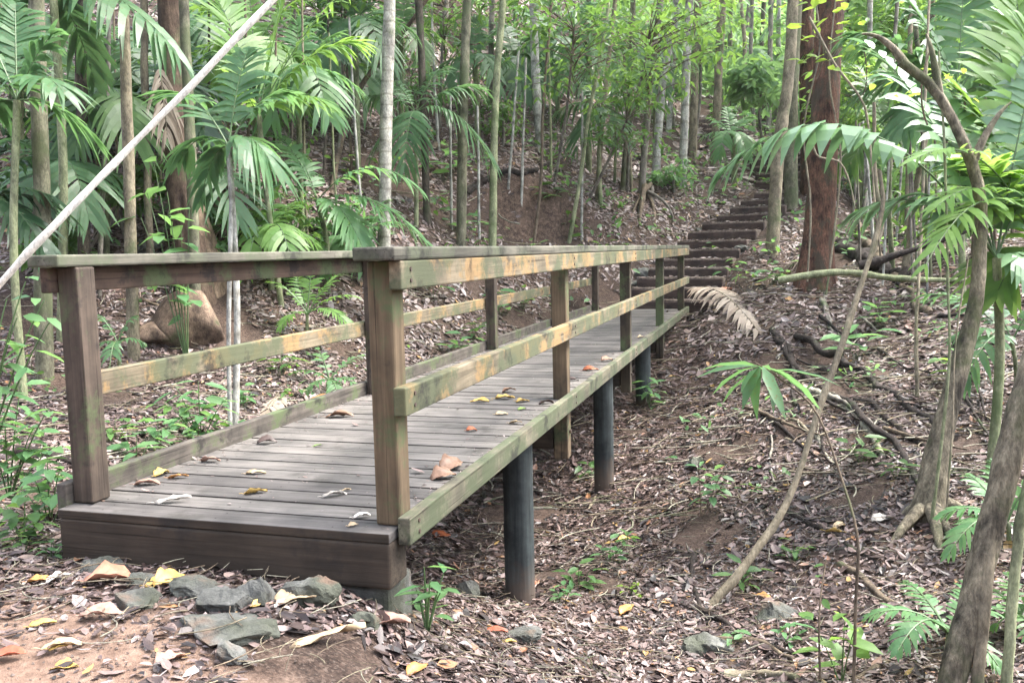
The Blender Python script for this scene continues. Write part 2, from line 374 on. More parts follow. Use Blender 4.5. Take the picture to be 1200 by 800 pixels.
def groundmat():
    m, nt, _, _ = newmat('forest_soil')
    n1 = geo_noise(nt, 2.2, 6, .65); n2 = geo_noise(nt, 14, 6, .7); n3 = geo_noise(nt, 70, 4, .7)
    hum = ramp(nt, [(.3, (0.020, 0.013, 0.010)), (.5, (0.045, 0.031, 0.024)), (.72, (0.091, 0.064, 0.050))], n2).outputs[0]
    vo = nt.nodes.new('ShaderNodeTexVoronoi'); vo.inputs['Scale'].default_value = 95; gp = nt.nodes.new('ShaderNodeNewGeometry'); mpv = nt.nodes.new('ShaderNodeMapping'); mpv.inputs['Scale'].default_value = (1, 1.7, 1); nt.links.new(gp.outputs['Position'], mpv.inputs[0]); nt.links.new(mpv.outputs[0], vo.inputs['Vector'])
    sep = nt.nodes.new('ShaderNodeSeparateColor'); nt.links.new(vo.outputs['Color'], sep.inputs[0])
    deb = ramp(nt, [(0, (0.021, 0.014, 0.011)), (.45, (0.063, 0.042, 0.033)), (.75, (0.126, 0.084, 0.066)), (1, (0.210, 0.161, 0.133))], sep.outputs[0]).outputs[0]
    hum = mixc(nt, .4, hum, deb)
    f = ramp(nt, [(.35, (.7, .7, .7)), (.65, (1.25, 1.2, 1.15))], n1).outputs[0]
    hum = mixc(nt, .8, hum, f, 'MULTIPLY')
    at_ = nt.nodes.new('ShaderNodeAttribute'); at_.attribute_name = 'bare'
    dirt = ramp(nt, [(.28, (.105, .064, .046)), (.5, (.19, .125, .092)), (.75, (.27, .19, .145))], n2).outputs[0]
    dv = ramp(nt, [(.35, (.75, .74, .74)), (.65, (1.15, 1.15, 1.15))], n3).outputs[0]; dirt = mixc(nt, .7, dirt, dv, 'MULTIPLY')
    ad = nd(nt, 'ShaderNodeMath', operation='ADD'); ad.use_clamp = True
    s = nd(nt, 'ShaderNodeMath', operation='MULTIPLY_ADD', ins={1: .9, 2: -.45}); nt.links.new(n2, s.inputs[0])
    nt.links.new(at_.outputs['Fac'], ad.inputs[0]); nt.links.new(s.outputs[0], ad.inputs[1])
    fac = ramp(nt, [(.22, (0, 0, 0)), (.72, (1, 1, 1))], ad.outputs[0]).outputs[0]
    col = mixc(nt, fac, hum, dirt)
    mx = nd(nt, 'ShaderNodeMath', operation='ADD'); nt.links.new(n2, mx.inputs[0])
    h = nd(nt, 'ShaderNodeMath', operation='MULTIPLY', ins={1: .35}); nt.links.new(n3, h.inputs[0]); nt.links.new(h.outputs[0], mx.inputs[1])
    finish(nt, col, .9, mx.outputs[0], .03, .8, .2); return m

M = {}
M['soil'] = groundmat(); M['litter'] = littermat()
M['deck'] = wood('weathered_deck_board', (.066, .062, .058), (.165, .156, .15), 'x', moss=.0, dark=.25, plankvar=.95, rough=.7, dcol=(0.048, 0.044, 0.038))
m_, nt_, _, _ = newmat('gap_shade_and_nails'); finish(nt_, ramp(nt_, [(.3, (.010, .008, .007)), (.7, (.035, .028, .023))], geo_noise(nt_, 20, 4, .6)).outputs[0], .9); M['gapshade_nail'] = m_  # near-black gap shade painted into board edges; nail heads share it
M['beam'] = wood('dark_timber_beam', (0.026, 0.02, 0.015), (0.062, 0.047, 0.035), 'x', moss=.0, dark=.25)
M['post'] = wood('brown_timber_post', (0.055, 0.038, 0.024), (0.17, 0.125, 0.077), 'z', moss=.08, dark=.25)
M['postl'] = wood('reddish_timber_post', (0.036, 0.028, 0.022), (0.105, 0.08, 0.062), 'z', moss=.1, dark=.35, seed=1.3)
M['postd'] = wood('damp_dark_timber_post', (0.028, 0.022, 0.016), (0.080, 0.064, 0.044), 'z', moss=.15, dark=.3, seed=2.2)
M['cap'] = wood('mossy_handrail_cap', (0.05, 0.047, 0.038), (0.18, 0.17, 0.135), 'y', moss=.45, dark=.45, lichen=.0, mosscol=(.085, .095, .06))
M['rail'] = wood('lichened_rail', (0.085, 0.07, 0.048), (0.245, 0.205, 0.14), 'y', moss=.45, lichen=.42, dark=.3, seed=.7, mosscol=(.075, .088, .05), lcol=(.27, .17, .075))
M['railb'] = wood('dark_brown_rail', (0.044, 0.028, 0.021), (0.112, 0.076, 0.056), 'y', moss=.1, dark=.4, seed=1.9)
M['kerb'] = wood('green_kerb_board', (.06, .055, .04), (.19, .175, .125), 'y', moss=.6, lichen=.0, dark=.35, seed=2.3, mosscol=(.062, .076, .042))
M['kerbl'] = wood('grey_kerb_board', (0.048, 0.042, 0.036), (0.128, 0.112, 0.096), 'y', moss=.12, dark=.3, seed=3.1)
M['pile'] = wood('grey_timber_pile', (0.028, 0.032, 0.032), (0.068, 0.080, 0.080), 'z', moss=.25, dark=.35, seed=2.7, mosscol=(0.040, 0.052, 0.040))
def pilemat():
    m, nt, _, _ = newmat('muddy_pile'); g = noise(nt, 1.0, 5, .65, sc=(26, 26, 1.6)); n2 = geo_noise(nt, 4.2, 5, .7)
    col = ramp(nt, [(.28, (.016, .019, .02)), (.72, (.055, .066, .068))], g).outputs[0]
    col = mixc(nt, .8, col, ramp(nt, [(.38, (.5, .5, .5)), (.62, (1.3, 1.3, 1.25))], n2).outputs[0], 'MULTIPLY')
    tc = nt.nodes.new('ShaderNodeTexCoord'); sp = nt.nodes.new('ShaderNodeSeparateXYZ'); nt.links.new(tc.outputs['Generated'], sp.inputs[0])
    a = nd(nt, 'ShaderNodeMath', operation='MULTIPLY_ADD', ins={1: .35}); nt.links.new(n2, a.inputs[0]); nt.links.new(sp.outputs['Z'], a.inputs[2])
    f = ramp(nt, [(.50, (1, 1, 1)), (.60, (0, 0, 0))], a.outputs[0]).outputs[0]
    col = mixc(nt, mixc(nt, 1.0, f, (.75, .75, .75), 'MULTIPLY'), col, (.10, .072, .055)); finish(nt, col, .85, g, .006, .8, .2); return m
M['pile'] = pilemat()
M['steptim'] = wood('step_timber', (0.040, 0.027, 0.024), (0.092, 0.064, 0.056), 'x', dark=.2, seed=1.1)
m_, nt_, _, _ = newmat('rusty_bolt'); finish(nt_, (.06, .04, .03), .6, spec=.5); M['bolt'] = m_
m_, nt_, _, _ = newmat('trodden_earth'); finish(nt_, ramp(nt_, [(.3, (.045, .033, .027)), (.5, (.13, .10, .083)), (.7, (.25, .20, .17))], geo_noise(nt_, 26, 6, .75)).outputs[0], .9, geo_noise(nt_, 26, 6, .75), .02, .8); M['tread'] = m_
def rockmat():
    m, nt, _, _ = newmat('mossy_rock'); n = geo_noise(nt, 9, 6, .65); n2 = geo_noise(nt, 3.1, 4, .6)
    col = ramp(nt, [(.3, (.045, .045, .042)), (.55, (.11, .11, .10)), (.72, (.20, .195, .18))], n).outputs[0]
    f = ramp(nt, [(.42, (0, 0, 0)), (.6, (1, 1, 1))], n2).outputs[0]
    col = mixc(nt, mixc(nt, 1.0, f, (.6, .6, .6), 'MULTIPLY'), col, (.055, .062, .036)); f2 = ramp(nt, [(.55, (0, 0, 0)), (.7, (1, 1, 1))], geo_noise(nt, 5.2, 4, .6)).outputs[0]
    col = mixc(nt, f2, col, (.15, .10, .072)); finish(nt, col, .85, geo_noise(nt, 34, 7, .75), .012, 1.0, .2); return m
M['rock'] = rockmat()
EXPO = 2.85
# ------------------------------------------------------------------ world, sun, exposure
w = bpy.data.worlds.new('World'); scn.world = w; w.use_nodes = True; nt = w.node_tree; nt.nodes.clear()
#HAZE
SUN_EL, SUN_AZ = math.radians(58), math.radians(62)     # azimuth clockwise from +Y
sky = nt.nodes.new('ShaderNodeTexSky'); sky.sky_type = 'NISHITA'; sky.sun_disc = False; sky.sun_elevation = SUN_EL; sky.sun_rotation = SUN_AZ
sky.air_density = 1.0; sky.dust_density = 3.0; sky.ozone_density = 1.0
hs = nt.nodes.new('ShaderNodeHueSaturation'); hs.inputs['Saturation'].default_value = .5
bg = nt.nodes.new('ShaderNodeBackground'); bg.inputs[1].default_value = .15; wo = nt.nodes.new('ShaderNodeOutputWorld')
nt.links.new(sky.outputs[0], hs.inputs['Color']); nt.links.new(hs.outputs[0], bg.inputs[0]); nt.links.new(bg.outputs[0], wo.inputs[0])
sl = bpy.data.lights.new('sun', 'SUN'); sl.energy = 1.7; sl.angle = math.radians(24); sl.color = (1, .96, .9)
so = bpy.data.objects.new('sun', sl); COL.objects.link(so)
sd = Vector((math.sin(SUN_AZ)*math.cos(SUN_EL), math.cos(SUN_AZ)*math.cos(SUN_EL), math.sin(SUN_EL)))
so.rotation_euler = sd.to_track_quat('Z', 'Y').to_euler(); so.location = (20, 10, 30)
vs = scn.view_settings; vs.view_transform = 'Standard'; vs.look = 'None'; vs.gamma = 1; vs.use_curve_mapping = False; vs.exposure = EXPO
scn.cycles.max_bounces = 6; scn.cycles.diffuse_bounces = 3; scn.cycles.glossy_bounces = 2; scn.cycles.transmission_bounces = 4; scn.cycles.use_denoising = True

# ------------------------------------------------------------------ ground
def make_ground():
    n = 340; t = np.linspace(-1, 1, n)
    xs = 1.5+np.sinh(t*3.4)/np.sinh(3.4)*70; ys = 4+np.sinh(t*3.4)/np.sinh(3.4)*88
    X, Y = np.meshgrid(xs, ys); x = X.ravel(); y = Y.ravel(); z = H(x, y)
    i = np.arange(n-1)[:, None]*n+np.arange(n-1)[None]; i = i.ravel()
    mb = MB(); mb.add(np.stack([x, y, z], 1), np.stack([i, i+1, i+n+1, i+n], 1))
    o = mb.build('ground', M['soil'], smooth=True)
    bare = np.maximum(BARE(x, y)*1.25, _bank(x, y)[1]*.42)
    a = o.data.attributes.new('bare', 'FLOAT', 'POINT'); a.data.foreach_set('value', np.clip(bare, 0, 1).astype(np.float32))
    tag(o, None, None, kind='structure')
make_ground()

# ------------------------------------------------------------------ footbridge
W, S, PW, LEN = 1.44, 2.713, .10, 11.21
def bev(o, w=.005, seg=2):
    b = o.modifiers.new('bevel', 'BEVEL'); b.width = w; b.segments = seg; b.limit_method = 'ANGLE'; return o
def bridge():
    br = thing('footbridge', 'weathered timber footbridge with railings crossing the gully', 'bridge')
    mb = MB(); y = -.088; k = 0
    while y < LEN-.05:
        wd = .138+random.uniform(-.003, .003); e = random.uniform(-.006, .006); dz = random.uniform(-.003, 0)
        x0_, x1_, rr_ = .004+e*.3, W-.004+e, random.random()
        mb.box(x0_, x1_, y, y+wd, -.035+dz, dz, r=rr_)
        mb.m[-1][[2, 4]] = 1  # front and back faces coloured dark to paint shade into the gaps
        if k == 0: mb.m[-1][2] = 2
        for xn in (.19, .71, 1.20):
            for yn in (y+.035, y+wd-.035):
                th = np.arange(6)*PI/3; c_ = np.stack([xn+random.uniform(-.006, .006)+np.cos(th)*.0042, yn+np.sin(th)*.0042, np.full(6, dz+.0006)], 1); mb.add(c_, np.arange(6)[None], .5, 1)
        y += wd+.013; k += 1
    bev(mb.build('deck', [M['deck'], M['gapshade_nail'], M['beam']], br), .004)
    mb = MB(); mb.box(.006, W-.006, -.089, .058, -.205, -.037); bev(mb.build('end_beam', M['beam'], br), .012, 3)
    mb = MB(); mb.box(1.16, W-.03, -.06, .16, -.5, -.207); bev(mb.build('footing', M['rock'], br), .02, 2)
    mb = MB(); mb.box(.08, .3, -.06, .16, -.5, -.207); bev(mb.build('footing', M['rock'], br), .02, 2)
    for sx in (0, 1):
        for k in range(5):
            x0 = 0 if sx == 0 else W-PW; y0 = k*S
            zb = .001 if k == 0 else -.40
            mb = MB()
            mb.box(x0+.002, x0+PW-.002, y0, y0+PW, zb, .951)
            p = bev(mb.build('post', (M['post'] if k < 2 else M['postd']) if sx else M['postl'], br), .008)
            if k:
                bm_ = MB()
                for zz in (-.08, -.22):
                    xx = x0+(PW-.001 if sx else .001); dx = .012 if sx else -.012
                    th = np.linspace(0, 2*PI, 9)[:-1]
                    bm_.tube([(xx, y0+.05, zz), (xx+dx, y0+.05, zz)], .014, 8)
                bm_.build('bolt', M['bolt'], p)
    # caps
    for sx, (a, b), mt in ((0, (-.052, .095), M['cap']), (1, (W-PW-.008, W+.050), M['cap'])):
        for (u0, u1) in ((-.088, 5.46), (5.464, LEN)):
            mb = MB(); mb.box(a, b, u0, u1, .953, 1.0); bev(mb.build('handrail_cap', mt, br), .008)
    for x0, x1, mt, nm, z0, z1 in ((W+.001, W+.049, M['rail'], 'top_rail', .851, .951), (-.049, -.001, M['railb'], 'top_rail', .851, .951),
                              (W+.001, W+.049, M['rail'], 'middle_rail', .407, .509), (-.049, -.001, M['rail'], 'middle_rail', .409, .511),
                              (W+.001, W+.049, M['kerb'], 'kerb_board', -.058, .043), (-.049, -.001, M['kerbl'], 'kerb_board', -.05, .085)):
        for (u0, u1) in ((.095 if nm == 'middle_rail' and x0 < 1 else -.033, 5.46), (5.464, LEN)):
            mb = MB(); mb.box(x0, x1, u0, u1, z0, z1); o = bev(mb.build(nm, mt, br), .006)
            if x0 > 1:
                bb = MB()
                for k in range(5):
                    yy = k*S+.05
                    if u0 < yy < u1:
                        for zz in (z0+.03, z1-.03): bb.tube([(x1-.001, yy, zz), (x1+.004, yy, zz)], .008, 8)
                bb.build('bolt', M['bolt'], o)
    for x0 in (.16, .68, 1.16):
        mb = MB(); mb.box(x0, x0+.07, .062, LEN-.02, -.20, -.04); bev(mb.build('joist', M['beam'], br), .005)
    for k in (1, 2, 3, 4):
        y0 = k*S
        mb = MB(); mb.box(.03, W-PW-.004, y0+.01, y0+.11, -.34, -.205); bev(mb.build('crossbeam', M['beam'], br), .006)
    for yk in (1.87, 4.55, 7.02, 9.6):
        mb = MB(); mb.box(.10, W-.20, yk-.05, yk+.05, -.29, -.203); bev(mb.build('crossbeam', M['beam'], br), .006)
        for x in (.42, 1.335):
            g = Hs(x, yk)
            n = 14; z = np.linspace(g-.3, -.205 if x < 1 else -.062, n)
            mb = MB(); mb.tube(np.stack([np.full(n, x), np.full(n, yk+(.1 if x > 1 else 0)*0), z], 1), .086, 20, rough=.03)
            mb.build('pile', M['pile'], br, smooth=True)
bridge()

# ------------------------------------------------------------------ stairs
def flight(label, rows):
    """rows: (px_left, px_right, py_bottom, depth) of every riser"""
    st = thing('stairway', label, 'stairs', tuple(at((rows[0][0]+rows[0][1])/2, rows[0][2], rows[0][3])))
    for k, (pl, pr, py, d) in enumerate(rows):
        c = at((pl+pr)/2, py, d); wd = (pr-pl)/FPX*d
        if k+1 < len(rows):
            q = rows[k+1]; c2 = at((q[0]+q[1])/2, q[2], q[3])
        dirn = c2-c; h = max(dirn[2], .1) if k+1 < len(rows) else .16
        a = math.atan2(dirn[0], dirn[1])*.6; ca, sa = math.cos(a), math.sin(a)
        run = math.hypot(dirn[0], dirn[1])+.25
        def tr(x, y, z): return (c[0]+x*ca+y*sa, c[1]-x*sa+y*ca, c[2]+z)
        def bx(mb, x0, x1, y0, y1, z0, z1):
            V = [tr(*p) for p in ((x0, y0, z0), (x1, y0, z0), (x1, y1, z0), (x0, y1, z0), (x0, y0, z1), (x1, y0, z1), (x1, y1, z1), (x0, y1, z1))]
            mb.add(V, np.array([(0, 3, 2, 1), (4, 5, 6, 7), (0, 1, 5, 4), (1, 2, 6, 5), (2, 3, 7, 6), (3, 0, 4, 7)]), random.random())
        hw = wd/2+.12
        mb = MB(); bx(mb, -hw+.01, hw-.01, .035, run+.1, -.25, h-.004); s = mb.build('step', M['tread'], st); bev(s, .02)
        mb = MB(); bx(mb, -hw, hw, 0, .06, -.12, h*.8); bev(mb.build('riser', M['steptim'], s), .008)
        s2 = s.children[0]; s2.location = (0, 0, 0)
        STEPS.append((c, hw, a, run, c[2]+h))
STEPS = []
for lb_, rows_ in STEPROWS.items(): flight(lb_, rows_)
# ------------------------------------------------------------------ plant materials
G = {}
G['mid'] = leafmat('mid_green_leaf', (.045, .105, .035), (.09, .17, .055), (.24, .42, .06), .45)
G['cool'] = leafmat('cool_green_frond', (.045, .11, .05), (.09, .18, .08), (.22, .42, .12), .44, .42, .4, (.10, .085, .03))
G['bright'] = leafmat('bright_green_leaf', (.09, .19, .05), (.15, .26, .075), (.40, .62, .10), .5)
G['fresh'] = leafmat('fresh_green_leaf', (.075, .175, .075), (.13, .24, .10), (.28, .5, .12), .46)
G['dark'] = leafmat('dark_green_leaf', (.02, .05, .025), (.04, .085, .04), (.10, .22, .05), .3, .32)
G['lime'] = leafmat('lime_green_leaf', (.14, .24, .04), (.2, .3, .05), (.45, .6, .08), .5)
G['pale'] = leafmat('pale_waxy_leaf', (.11, .20, .10), (.17, .28, .15), (.2, .38, .14), .3, .28, .6)
G['stalk'] = leafmat('green_stalk', (.05, .09, .03), (.08, .13, .05), (.1, .2, .05), 0)
G['dead'] = leafmat('dead_frond', (.22, .17, .13), (.38, .32, .26), (.3, .25, .18), .25, .7, .2)
G['far'] = leafmat('far_green_leaf', (.085, .17, .08), (.16, .28, .13), (.42, .64, .20), .5, .5, .3)
B = {}
B['tan'] = bark('smooth_tan_bark', (0.123, 0.102, 0.070), (0.221, 0.189, 0.135), rings=0, moss=.35)
B['mossy'] = bark('mossy_bark', (0.070, 0.066, 0.045), (0.164, 0.156, 0.107), moss=.65, mosscol=(0.070, 0.086, 0.041))
B['dark'] = bark('dark_bark', (0.033, 0.027, 0.021), (0.094, 0.078, 0.061), moss=.4, scale=(14, 14, 5))
B['ring'] = bark('ringed_palm_bark', (0.189, 0.176, 0.148), (0.344, 0.328, 0.287), rings=2.1, moss=.15)
B['white'] = bark('pale_grey_bark', (0.205, 0.197, 0.172), (0.377, 0.369, 0.336), rings=.9, moss=.2)
B['pgreen'] = bark('pale_green_bark', (0.123, 0.139, 0.074), (0.221, 0.230, 0.139), moss=.35, mosscol=(0.074, 0.107, 0.041))
B['grey'] = bark('grey_bark', (0.107, 0.094, 0.078), (0.213, 0.193, 0.164), moss=.4)
B['red'] = bark('flaky_red_bark', (.05, .025, .017), (.17, .088, .06), moss=.2, scale=(16, 16, 2.6), bd=.06, patch=(0.070, 0.054, 0.039), contrast=1.3)
B['but'] = bark('buttress_bark', (0.082, 0.053, 0.037), (0.271, 0.197, 0.139), moss=.2, scale=(4, 4, 3), bd=.02)
B['root'] = bark('dark_rotten_wood', (0.010, 0.008, 0.007), (0.041, 0.031, 0.026), moss=.2, scale=(11, 11, 11), bd=.02)
B['brown'] = bark('brown_twig_bark', (0.066, 0.048, 0.033), (0.148, 0.115, 0.082), moss=.25)
B['crook'] = bark('rough_mossy_bark', (.06, .05, .036), (.25, .215, .155), moss=.55, mosscol=(.085, .10, .045), scale=(12, 12, 3), bd=.03, contrast=1.4)
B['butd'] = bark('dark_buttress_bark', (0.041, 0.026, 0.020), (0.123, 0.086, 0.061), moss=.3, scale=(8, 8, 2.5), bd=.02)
B['cane'] = bark('bleached_cane', (.62, .60, .53), (.78, .76, .69), moss=0, scale=(20, 20, 20), bd=.002, contrast=.25)
B['boul'] = bark('smooth_tan_buttress', (.05, .034, .025), (.19, .135, .098), moss=.25, scale=(4, 4, 3), bd=.02)
B['proot'] = bark('pale_root', (0.164, 0.148, 0.107), (0.312, 0.295, 0.230), moss=.3)
UP = np.array([0, 0, 1.])

def smooth_path(pts, n):
    pts = np.asarray(pts, float)
    if len(pts) == 2: t = np.linspace(0, 1, n)[:, None]; return pts[0]*(1-t)+pts[1]*t
    P = np.concatenate([[2*pts[0]-pts[1]], pts, [2*pts[-1]-pts[-2]]]); m = len(pts)-1; out = []
    for u in np.linspace(0, m-1e-6, n):
        i = int(u); t = u-i; a, b, c, d = P[i:i+4]
        out.append(.5*((2*b)+(c-a)*t+(2*a-5*b+4*c-d)*t*t+(3*b-a-3*c+d)*t**3))
    return np.array(out)

# shared crowns -----------------------------------------------------
def leafy(mb, R, ncl, nl, L, Wd, sq=.75, twig=True, m=0, ms=1, hang=.3):
    for k in range(ncl):
        v = unit(rng.normal(size=3)); rad = R*rng.uniform(.25, 1)**.7
        c = v*rad*np.array([1, 1, sq])
        if twig:
            st = np.array([0, 0, min(c[2]-.25*R, .1*R)]); mid = c*.5+np.array([0, 0, c[2]*.3]); mb.tube(bez(st, mid, c, 5), np.linspace(.008, .003, 5)*max(R, .6), 4, .5, ms)
    
        n = max(3, int(nl*rng.uniform(.5, 1.4))); cr = R*rng.uniform(.16, .34)
        d = unit(rng.normal(size=(n, 3))*np.array([1, 1, .55])); P = c+d*cr*rng.random((n, 1))**.5
        X = unit(d*np.array([1, 1, .5])+rng.normal(0, .4, (n, 3))+np.array([0, 0, -hang])); N = UP+rng.normal(0, .45, (n, 3))
        leaves(mb, P, X, N, L*rng.uniform(.6, 1.2, n), Wd*rng.uniform(.7, 1.2, n), rng.uniform(0, .35, n), .12, r=np.clip(rng.random()*.6+rng.random(n)*.4, 0, 1), m=m)
def crown_palm(mb, R, nf, n, ll, lw):
    for k in range(nf):
        a = k*2.4+rng.uniform(-.3, .3); e = rng.uniform(-.15, .9)
        d = np.array([math.cos(a)*math.cos(e), math.sin(a)*math.cos(e), math.sin(e)])*R*rng.uniform(.8, 1.1)
        frond(mb, np.zeros(3), d-np.array([0, 0, .25*R]), .3, n, ll, lw, .5, rr=.014)
CROWN = {}
def crown_mesh(key):
    if key not in CROWN:
        mb = MB()
        if key[0] == 'p': crown_palm(mb, 1.5, 9, 16, .42, .05)
        else: leafy(mb, 1.25, 46, 17, .17, .065)
        o = mb.build('crown', [G[{'p': 'cool', 'l': 'mid', 'f': 'far', 'b': 'bright'}[key[0]]], B['grey']], smooth=False)
        CROWN[key] = o.data; bpy.data.objects.remove(o)
    return CROWN[key]

def trunk_tree(label, base, via, w0, w1, mat, crown='l', ext=2.5, name='tree', cat='tree', group=None, seg=10, flare=.25, wob=.02, hitd=None, csc=1.0, tap=1.0, rough=.06):
    g = hit(*base) if hitd is None else at(base[0], base[1], hitd)
    if hitd is not None: g = np.array([g[0], g[1], Hs(g[0], g[1])])
    d = depth(g); pts = [g-UP*.15, g]
    for v in via: pts.append(at(v[0], v[1], d+(v[2] if len(v) > 2 else 0)))
    r0, r1 = w0/2/FPX*d, w1/2/FPX*d
    if ext:
        dr = unit(pts[-1]-pts[-2]); dr = unit(dr*.5+UP*.5); pts.append(pts[-1]+dr*ext)
    L = np.linalg.norm(pts[-1]-pts[0]); n = int(max(8, min(60, L/.12)))
    P = smooth_path(pts, n); P[1:-1] += np.cumsum(rng.normal(0, wob*.12, (n-2, 3)), 0)*np.sin(np.linspace(0, PI, n-2))[:, None]
    t = np.linspace(0, 1, n); R = r1+(r0-r1)*(1-t)**tap
    R = R*(1+flare*np.exp(-t*L/.18))*(1+fbm(t*L*3, t*0+rng.random()*50, 5, 2)*.14)
    root = thing(name, label, cat, tuple(g), group)
    mb = MB(); mb.tube(P, R, seg, rng.random(), 0, rough); mb.build('trunk', mat, root, smooth=True)
    if crown:
        me = crown_mesh(crown); c = bpy.data.objects.new('crown', me); COL.objects.link(c); c.parent = root
        c.location = Vector(P[-1])-root.location; s = csc*rng.uniform(.85, 1.15); c.scale = (s, s, s); c.rotation_euler = (0, 0, rng.uniform(0, 6.28))
    return root, P, R

def palm(label, base, crown, w0, fr, mat='cool', stem='pgreen', n=24, ll=.4, lw=.035, droop=.5, dd=0.0, hitd=None, group=None, name='palm', pr=.008, fan=.45, gap=.06):
    g = hit(*base) if hitd is None else at(base[0], base[1], hitd)
    if hitd is not None: g = np.array([g[0], g[1], Hs(g[0], g[1])])
    d = depth(g); c = at(crown[0], crown[1], d+dd)
    root = thing(name, label, 'palm', tuple(g), group)
    mb = MB(); k = max(6, int(np.linalg.norm(c-g)/.1)); P = smooth_path([g-UP*.1, g, (g+c)/2+rng.normal(0, .02, 3), c], k)
    mb.tube(P, np.linspace(w0, w0*.75, k)/2/FPX*d, 9, .5, 0, .05); mb.build('stem', B[stem], root, smooth=True)
    for f in fr:
        tip = at(f[0], f[1], d+dd+(f[2] if len(f) > 2 else rng.uniform(-.4, .4))); ar = f[3] if len(f) > 3 else .25
        mb = MB(); Lf = np.linalg.norm(tip-c); k = f[4] if len(f) > 4 else {}
        a = dict(n=max(8, int(n*.72*min(1.3, Lf/1.0+.25))), ll=ll*min(1.15, .35+Lf*.75), lw=lw*1.45, droop=droop, fan=fan, rr=pr, gap=gap); a.update(k)
        frond(mb, c, tip, ar, **a); mb.build('frond', [G[mat], G['stalk']], root)
    return root

def plant(label, base, tips, mat='fresh', L=.10, Wd=.045, per=5, stem=.004, name='seedling', cat='plant', hitd=None, whorl=False, group=None, smat='stalk', droop=.35, spread=.06, via=None, leafcurl=.3):
    """tips: list of (px, py, depth offset) the stems reach; leaves stand along the upper half of each"""
    g = hit(*base) if hitd is None else at(base[0], base[1], hitd)
    if hitd is not None: g = np.array([g[0], g[1], Hs(g[0], g[1])])
    d = depth(g); root = thing(name, label, cat, tuple(g), group)
    ms = MB(); ml = MB()
    for tp in tips:
        e = at(tp[0], tp[1], d+(tp[2] if len(tp) > 2 else rng.uniform(-.08, .08)))
        if via: pth = smooth_path([g-UP*.05]+[at(v[0], v[1], d+(v[2] if len(v) > 2 else 0)) for v in via]+[e], 24)
        else: pth = bez(g-UP*.03, g*.45+e*.55+np.array([0, 0, .15*np.linalg.norm(e-g)]), e, 12)
        ms.tube(pth, np.linspace(stem, stem*.45, len(pth)), 6, .5, 0)
        T = unit(np.gradient(pth, axis=0)); nn = per
        tt = rng.uniform(.93, 1.0, nn) if whorl else np.linspace(.45, 1, nn); ix = np.clip((tt*(len(pth)-1)).astype(int), 0, len(pth)-1)
        ang = np.arange(nn)*2.4+rng.uniform(0, 6); Hd = np.stack([np.cos(ang), np.sin(ang), np.zeros(nn)], 1)
        X = unit(Hd*1.0+T[ix]*(.35 if not whorl else .2)+np.array([0, 0, -droop])+rng.normal(0, .15, (nn, 3))+(np.array([0, 0, 1.])*rng.uniform(-.55, .5, (nn, 1)) if whorl else 0))
        Pp = pth[ix]+Hd*.01
        if spread and not whorl: Pp = Pp+rng.normal(0, spread*.3, (nn, 3))
        leaves(ml, Pp, X, UP+rng.normal(0, .25, (nn, 3)), L*rng.uniform(.65, 1.15, nn), Wd*rng.uniform(.8, 1.15, nn), leafcurl*rng.uniform(.3, 1.2, nn), .12)
    ms.build('stem', B[smat] if smat in B else G[smat], root, smooth=True); ml.build('leaves', [G[mat]], root, smooth=True)
    return root

def lying(label, pts, w, mat, name='fallen_branch', cat='branch', lift=.4, w1=None, group=None, rough=.12, n=None, hold=None):
    """a limb on the ground through pixel points (depth found on the terrain unless given)"""
    P = []
    for p in pts: P.append(at(*p) if len(p) > 2 else hit(*p))
    P = np.array(P); d = np.mean([depth(p) for p in P]); r = w/2/FPX*d; r1 = (w if w1 is None else w1)/2/FPX*d
    n = n or max(10, int(np.linalg.norm(P[-1]-P[0])/.06)); Q = smooth_path(P, min(n, 60))
    Q += np.stack([fbm(np.linspace(0, len(Q)*.25, len(Q)), np.full(len(Q), rng.random()*90), 2, 3)*r*1.6 for _ in range(3)], 1)*(.22 if hold is not None else 1)
    for k, q in enumerate(Q):
        if hold is None: q[2] = max(q[2], Hs(q[0], q[1])-r*.2)+r*lift
    mb = MB(); R = np.linspace(r, r1, len(Q))*(1+fbm(np.linspace(0, len(Q)*.4, len(Q)), np.full(len(Q), rng.random()*90), 3, 2)*.35)
    mb.tube(Q, R, 9, rng.random(), 0, rough); o = mb.build(name, mat, smooth=True, loc=tuple(Q[0])); tag(o, label, cat, group); return o

def rock(label, px, py, w, h, d=None, flat=.6, group=None, name='rock'):
    """w, h in pixels; the rock's foot rests on the terrain below (px, py+h/2)"""
    g = hit(px, py+h*.35) if d is None else at(px, py, d)
    dd = depth(g); rx = w/2/FPX*dd; rz = h/2/FPX*dd*1.15
    import bmesh
    bm = bmesh.new(); bmesh.ops.create_icosphere(bm, subdivisions=4, radius=1)
    off = rng.random(3)*50; pl = [(unit(rng.normal(size=3)), rng.uniform(.5, .8)) for _ in range(12)]
    for v in bm.verts:
        p = np.array(v.co)
        for nrm, dist in pl:
            e = p@nrm-dist
            if e > 0: p = p-nrm*e
        n = float(fbm([p[0]*3.2+off[0]+p[2]*2], [p[1]*3.2+off[1]-p[2]*2], 9, 4)[0]); p = p*(1+n*.26)
        v.co = Vector(p*np.array([rx*1.22, rx*.9, rz]))
    me = bpy.data.meshes.new(name); bm.to_mesh(me); bm.free(); me.materials.append(M['rock'])
    o = bpy.data.objects.new(name, me); COL.objects.link(o); o.location = g+UP*rz*.34; o.rotation_euler = (rng.uniform(-.1, .1), rng.uniform(-.1, .1), -_yaw*0+.29+rng.uniform(-.2, .2))
    return tag(o, label, 'rock', group)

